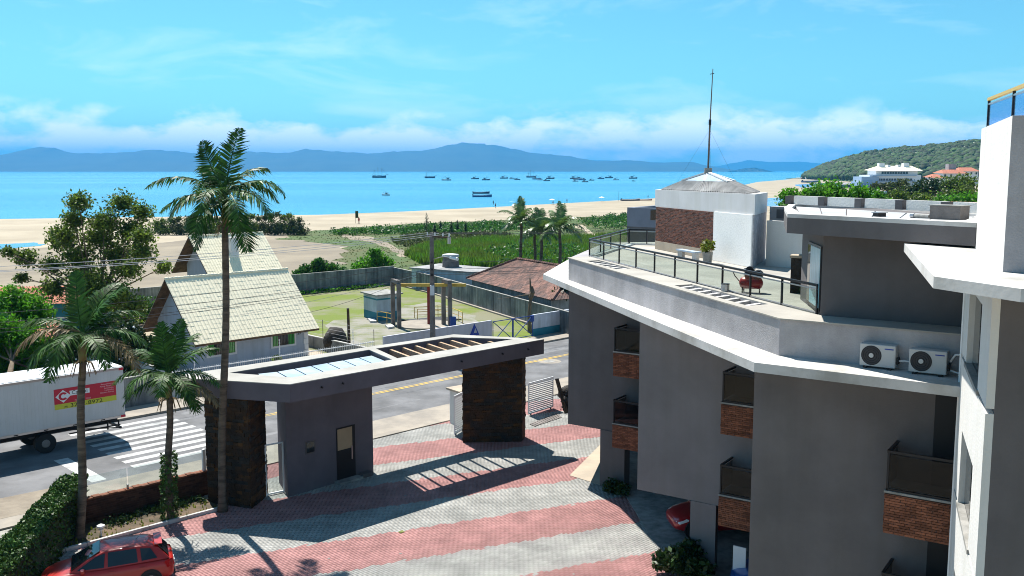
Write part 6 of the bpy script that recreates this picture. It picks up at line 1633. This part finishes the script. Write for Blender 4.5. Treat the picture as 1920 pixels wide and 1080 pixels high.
fl_ = [((-92.94, 1368.52), 14, 'hull_white'), ((-60.54, 1589.51), 13, 'hull_dark'), ((-38.08, 1407.66), 12, 'hull_dark'), ((-14.07, 1699.25), 14, 'hull_dark'), ((0.00, 1589.51), 10, 'hull_white'), ((8.00, 1449.11), 9, 'hull_dark'), ((39.10, 1539.79), 14, 'hull_blue'), ((65.28, 1642.55), 15, 'hull_dark'), ((46.53, 1296.40), 9, 'hull_dark'),
       ((40.41, 1407.66), 9, 'hull_white'), ((106.08, 1642.55), 15, 'hull_dark'), ((103.26, 1520.76), 14, 'hull_red'), ((103.77, 1423.96), 11, 'hull_blue'), ((80.92, 1231.50), 8, 'hull_white'), ((88.73, 1172.78), 8, 'hull_dark'), ((112.58, 1368.52), 8, 'hull_dark'), ((148.45, 1610.31), 12, 'hull_blue'), ((182.01, 1811.81), 15, 'hull_dark'), ((153.30, 1423.96), 9, 'hull_white'), ((211.46, 1687.60), 15, 'hull_dark'), ((159.02, 1263.12), 5, 'hull_dark')]
words = {'hull_white': 'white', 'hull_dark': 'dark', 'hull_blue': 'blue', 'hull_red': 'red'}
for i, (q, L, h) in enumerate(fl_):
    boat('f', q, L, random.Random(i).choice((.1, -.15, .3, math.pi - .1)), 'small %s hulled fishing boat anchored in the bay fleet' % words[h], h, i)
boat('f', (-70.84, 540.39), 5.5, 2.6, 'small white cabin boat anchored alone near the beach', 'hull_white', 40)
boat('d', (-18.78, 585.56), 10.5, .05, 'long open boat with a white rail lying beyond its twin near the beach', 'hull_dark', 41)
boat('d', (-15.87, 512.16), 10.5, .05, 'long open boat with a white rail lying nearest the beach swimmers', 'hull_blue', 42)
boat('d', (53.92, 438.76), 9, .2, 'open boat drawn up on the sand near the waterline', 'hull_dark', 43)
boat('d', (61.02, 442.73), 7, .2, 'small skiff drawn up on the sand beside the stair tower', 'hull_red', 44)
boat('d', (346.19, 1119.40), 22, .2, 'large open boat resting on the sand spit by the headland', 'hull_blue', 45)

# ------------------------------------------------------------------ people and parasols on the beach
def person_mesh(pose):
    v = [(0, 0, .95), (0, 0, 1.2), (0, 0, 1.42), (0, 0, 1.52), (0, 0, 1.64), (0, 0, 1.74), (.17, 0, 1.40), (.24, .02, 1.14), (.25, .10, .92), (-.17, 0, 1.40), (-.24, .02, 1.14), (-.25, .10, .92),
         (.10, 0, .90), (.12, .05 + pose, .50), (.12, -.02 + pose * .5, .08), (.12, .10 + pose * .5, .04), (-.10, 0, .90), (-.12, -.02 - pose, .50), (-.12, -.1 - pose, .08), (-.12, .02 - pose, .04)]
    e = [(0, 1), (1, 2), (2, 3), (3, 4), (4, 5), (2, 6), (6, 7), (7, 8), (2, 9), (9, 10), (10, 11), (0, 12), (12, 13), (13, 14), (14, 15), (0, 16), (16, 17), (17, 18), (18, 19)]
    r = [.14, .13, .15, .06, .10, .07, .06, .045, .04, .06, .045, .04, .09, .065, .045, .04, .09, .065, .045, .04]
    me = bpy.data.meshes.new('p'); me.from_pydata(v, e, []); o = bpy.data.objects.new('p', me); col.objects.link(o)
    md = o.modifiers.new('s', 'SKIN')
    for i, x in enumerate(r): me.skin_vertices[0].data[i].radius = (x, x)
    me.skin_vertices[0].data[0].use_root = True
    o.modifiers.new('u', 'SUBSURF').render_levels = 1
    bpy.context.view_layer.update()
    res = bpy.data.meshes.new_from_object(o.evaluated_get(bpy.context.evaluated_depsgraph_get()))
    bpy.data.objects.remove(o); return res
def clothes(t, m, z0=.78, z1=1.44):
    mb = MB(); mb.tube([(0, 0, z0), (0, 0, .98), (0, 0, 1.2), (0, 0, z1)], [.20, .185, .175, .21], 12, False); mb.build('clothing', m, t, smooth=True, local=True)
def person(q, rz, label, m, pose=.12, hair=True):
    me = person_mesh(pose)
    me.materials.clear(); me.materials.append(MATS['skin'])
    t = thing('person', label, 'person', (q[0], q[1], -.10), rz)
    link('body', me, None, t, local=True); clothes(t, m)
    MB().tube([(0, -.02, 1.66), (0, -.02, 1.74), (0, -.01, 1.80)], [.115, .115, .05], 10).build('hair', 'black', t, smooth=True, local=True)
person((-39.43, 247.47), .4, 'person in red walking on the sand beyond the meadow', 'cloth_red')
person((-6.02, 350.68), 1.2, 'person in dark clothes standing at the water edge before the twin boats', 'cloth_dark', .05)
person((-7.44, 383.71), 2.2, 'bather standing in the shallows behind the dark clothed person', 'cloth_dark', .02)
person((1.40, 361.04), 2.0, 'person beside the blue parasol on the sand', 'cloth_white', .04)
person((16.36, 383.71), .8, 'person beside the white parasol on the sand', 'cloth_dark', .06)
person((23.35, 409.40), .2, 'person in blue standing between the white parasol and beached boats', 'cloth_blue', .1)
person((66.69, 472.64), 1.0, 'person in dark clothes near the stair tower end of the beach', 'cloth_dark', .1)
def parasol(q, label, m):
    t = thing('beach_parasol', label, 'parasol', (q[0], q[1], -.1))
    MB().tube([(0, 0, 0), (0, 0, 2.1)], .03, 6).build('pole', 'white_metal', t, local=True)
    c = MB(); n = 8
    c.add([(0, 0, 2.35)] + [(1.3 * math.cos(k * 6.283 / n), 1.3 * math.sin(k * 6.283 / n), 1.85) for k in range(n)], [(0, 1 + k, 1 + (k + 1) % n) for k in range(n)])
    c.build('canopy', m, t, local=True)
parasol((0.00, 363.73), 'blue and white parasol on the sand above the coconut palm', 'cloth_blue')
parasol((16.19, 389.83), 'white parasol on the sand right of the coconut palms', 'cloth_white')
parasol((39.39, 423.57), 'pale parasol near the beached boats', 'cloth_white')
q = (-40.11, 250.01)
t = thing('beach_banner', 'dark feather banner standing on the sand beside the red clothed person', 'banner', (q[0] - .6, q[1], -.1))
MB().tube([(0, 0, 0), (0, 0, 3.0), (.25, 0, 3.5)], [.04, .03, .015], 6).build('pole', 'dark_wood', t, local=True)
MB().prism([(0, -.02), (.75, -.02), (.75, .02), (0, .02)], 1.4, 3.2).build('flag', 'leaf_dark', t, local=True)
for i, q in enumerate(((47.72, 431.03), (19.00, 389.83))):
    t = thing('net_pole', ['thin bare pole at the waterline near the beached boats', 'thin pole of the beach volleyball net'][i], 'pole', (q[0], q[1], -.1))
    MB().tube([(0, 0, 0), (0, 0, 4.5 - 2 * i)], .05, 6).build('shaft', 'dark_wood', t, local=True); MB().tube([(0, 0, 4.5 - 2 * i), (0, 0, 4.6 - 2 * i)], .08, 6).build('cap', 'dark_wood', t, local=True)
# beach huts by the headland
for i in range(13):
    q = [(479.09, 1589.51), (472.62, 1539.79), (504.65, 1620.92), (487.07, 1539.79), (526.79, 1642.55), (500.67, 1539.79), (542.20, 1642.55), (568.41, 1699.25), (522.77, 1539.79), (564.87, 1642.55), (537.22, 1539.79), (580.29, 1642.55), (520.82, 1449.11)][i]
    h = 3 + (i * 7 % 5); w = 6 + (i * 3 % 7)
    t = thing('beach_hut', 'small pale beach hut at the foot of the headland' if i != 7 else 'white pointed marquee at the foot of the headland', 'hut', (q[0], q[1], -.1), group='beach huts below the headland')
    MB().box((0, 0, h * .3), (w, w * .6, h * .6)).build('wall', 'hotel_white' if i % 3 else 'red_tile', t, local=True)
    MB().add([(-w * .6, -w * .4, h * .6), (w * .6, -w * .4, h * .6), (w * .6, w * .4, h * .6), (-w * .6, w * .4, h * .6), (0, 0, h * (1.3 if i != 7 else 2.2))], [(0, 1, 4), (1, 2, 4), (2, 3, 4), (3, 0, 4), (3, 2, 1, 0)]).build('roof', 'white_slab' if i % 2 else 'fibro', t, local=True)
# ------------------------------------------------------------------ hotel and houses below the headland
Yh = 800.0
def hx(x): return (x - 960) / 1800 * Yh
def hz(y): return EYE + (320 - y) / 1800 * Yh
t = thing('white_hotel', 'large white stepped hotel with long balconies below the headland', 'hotel', (hx(1665), Yh, 0))
def hbox(name, x0, x1, y0, y1, d0, d1, m, par=None):
    return MB().prism([(hx(x0), Yh + d0), (hx(x1), Yh + d0), (hx(x1), Yh + d1), (hx(x0), Yh + d1)], max(-.1, hz(y1)), hz(y0)).build(name, m, par or t)
w_ = hbox('wall', 1626, 1722, 328, 352, 0, 24, 'hotel_white'); hbox('wall', 1608, 1640, 331, 352, -4, 16, 'hotel_blue')
hbox('upper_wall', 1640, 1718, 319, 328, 3, 22, 'hotel_white'); hbox('lower_wing', 1600, 1630, 340, 353, -8, 10, 'hotel_blue')
for (x0, x1, y0, y1, m) in ((1636, 1706, 334.5, 338.5, 'darkglass'), (1642, 1702, 343, 346, 'darkglass'), (1650, 1700, 322, 326, 'darkglass')):
    n = int((x1 - x0) / 5)
    for k in range(n): hbox('window', x0 + (x1 - x0) * (k + .12) / n, x0 + (x1 - x0) * (k + .88) / n, y0, y1, -.25 if y0 > 328 else 2.75, .05 if y0 > 328 else 3.05, m)
for (y0, y1) in ((338.6, 340.4), (346.2, 347.6), (328.2, 330)): hbox('balcony_rail', 1630, 1712, y0, y1, -1.6, -.3, 'hotel_blue')
MB().add([(hx(1636), Yh - 1, hz(320)), (hx(1724), Yh - 1, hz(320)), (hx(1724), Yh + 26, hz(319)), (hx(1636), Yh + 26, hz(319)), (hx(1650), Yh + 10, hz(311)), (hx(1712), Yh + 10, hz(311))], [(0, 1, 5, 4), (1, 2, 5), (2, 3, 4, 5), (3, 0, 4), (3, 2, 1, 0)]).build('roof', 'cream_tile', t)
for (x0, x1, y0) in ((1650, 1660, 306), (1696, 1706, 306), (1666, 1671, 309), (1685, 1690, 309)): hbox('roof_tower', x0, x1, y0, 320, 8, 13, 'hotel_white')
for k in range(8): hbox('pillar', 1608 + k * 5, 1609.2 + k * 5, 344, 353, -9, -8.3, 'hotel_white')
t = thing('jetty_pavilion', 'dark pavilion on the water in front of the white hotel', 'pavilion', (hx(1585), Yh, 0))
hbox('deck', 1562, 1640, 350.5, 352, -20, -6, 'hull_dark'); hbox('wall', 1566, 1580, 345, 350.5, -18, -8, 'hull_dark')
MB().add([(hx(1563), Yh - 20, hz(345)), (hx(1583), Yh - 20, hz(345)), (hx(1583), Yh - 6, hz(345)), (hx(1563), Yh - 6, hz(345)), (hx(1573), Yh - 13, hz(341.5))], [(0, 1, 4), (1, 2, 4), (2, 3, 4), (3, 0, 4)]).build('roof', 'fibro', t)
for k, (x0, x1, y0, y1, Y_, lb) in enumerate(((1760, 1806, 318, 336, 620, 'red roofed house on the slope with a grey water tower'), (1742, 1766, 326, 338, 600, 'smaller red roofed house left of the tower house'), (1790, 1830, 314, 330, 700, 'upper red roofed house behind the tower house'))):
    Yh = float(Y_)
    t = thing('hillside_house', lb, 'house', (hx((x0 + x1) / 2), Yh, 0), group='red roofed houses on the slope')
    hbox('wall', x0 + 2, x1 - 2, y0 + 6, y1 + 14, 0, 12, 'hotel_white')
    rf = MB().add([(hx(x0), Yh - 2, hz(y0 + 7)), (hx(x1), Yh - 2, hz(y0 + 7)), (hx(x1), Yh + 14, hz(y0 + 6)), (hx(x0), Yh + 14, hz(y0 + 6)), (hx(x0 + 8), Yh + 6, hz(y0)), (hx(x1 - 8), Yh + 6, hz(y0))], [(0, 1, 5, 4), (1, 2, 5), (2, 3, 4, 5), (3, 0, 4), (3, 2, 1, 0)]).build('roof', 'red_tile', t)
    for j in range(4): xx = x0 + 5 + (x1 - x0 - 12) * j / 3; hbox('window', xx, xx + 3, y0 + 9, y0 + 13, -.2, .05, 'darkglass')
    if k == 0: hbox('water_tower', 1783, 1797, 308, 322, 8, 13, 'stucco_light')
# orange roof and chimney just beyond the penthouse
t = thing('orange_roof_house', 'orange tiled roof house just beyond the penthouse roof', 'house', (38, 82, 0))
oq = [(35.0, 84.0), (41.5, 78.0), (48, 84), (41, 90)]
MB().prism(oq, -.05, 9.4).build('wall', 'white_wall', t)
ax = (37.6, 87.4); bx_ = (45.2, 80.6)
rf = MB().add([(*lerp((41.4, 84), oq[0], 1.1), 9.3), (*lerp((41.4, 84), oq[1], 1.1), 9.3), (*lerp((41.4, 84), oq[2], 1.1), 9.3), (*lerp((41.4, 84), oq[3], 1.1), 9.3), (38.6, 87.2, 10.7), (45.0, 81.2, 10.7)], [(0, 1, 5, 4), (1, 2, 5), (2, 3, 4, 5), (3, 0, 4)]).build('roof', 'dark_wood', t)
tiled_slope(rf, (*lerp((41.4, 84), oq[0], 1.1), 9.33), (*lerp((41.4, 84), oq[1], 1.1), 9.33), (38.6, 87.2, 10.73), (45.0, 81.2, 10.73), 'red_tile', .4, .5)
t = thing('brick_chimney', 'squat brown brick chimney among the leaves behind the penthouse', 'chimney', (25.8, 66, 0))
MB().box((25.8, 66, 5.6), (1.3, 1.1, 11.2), -.4).build('stack', 'brick_dark', t); MB().box((25.8, 66, 11.25), (1.7, 1.4, .12), -.4).build('cap', 'brick', t)
# odds and ends on the penthouse roof
t = thing('roof_block', 'grey concrete block on the penthouse roof beside the wing', 'block', (10.6, 23.2, 12.34))
MB().box((10.55, 23.2, 12.50), (.75, .45, .32), -.9).build('block', 'pole_concrete', t)
MB().box((10.55, 23.2, 12.67), (.8, .5, .02), -.9).build('cap', 'concrete', t)
t = thing('roof_pipe', 'short pipe lying on the penthouse roof panels', 'pipe', (10.2, 24, 12.34))
MB().tube([(9.95, 23.9, 12.39), (10.2, 23.5, 12.39)], .05, 8).build('pipe', 'concrete', t); MB().tube([(9.93, 23.93, 12.39), (9.98, 23.85, 12.39)], .065, 8).build('socket', 'steel', t)
t = thing('roof_vent', 'small dark vent on the penthouse roof panels', 'vent', (9.4, 24.6, 12.34))
MB().box((9.4, 24.6, 12.38), (.24, .2, .1), .3).build('vent', 'dark_metal', t); MB().box((9.4, 24.6, 12.44), (.3, .26, .02), .3).build('hood', 'steel', t)

# ------------------------------------------------------------------ air of the bay
hz_o = MB().prism([(-26000, -400), (26000, -400), (26000, 30000), (-26000, 30000)], -3.0, 620).build('haze', None)
hm = bpy.data.materials.new('haze'); hm.use_nodes = True
N, L = hm.node_tree.nodes, hm.node_tree.links; N.remove(N['Principled BSDF'])
pv = N.new('ShaderNodeVolumePrincipled'); pv.inputs['Color'].default_value = (0.055, 0.46, 1.0, 1); pv.inputs['Density'].default_value = 7.0e-5; pv.inputs['Anisotropy'].default_value = 0.0
L.new(pv.outputs[0], N['Material Output'].inputs['Volume'])
hz_o.data.materials.append(hm); hz_o['kind'] = 'stuff'; tag(hz_o, 'blue sea haze over the bay', 'haze')
for o in list(bpy.data.objects):
    if o.type == 'MESH' and o.parent is None and 'kind' not in o: print('UNTAGGED', o.name)
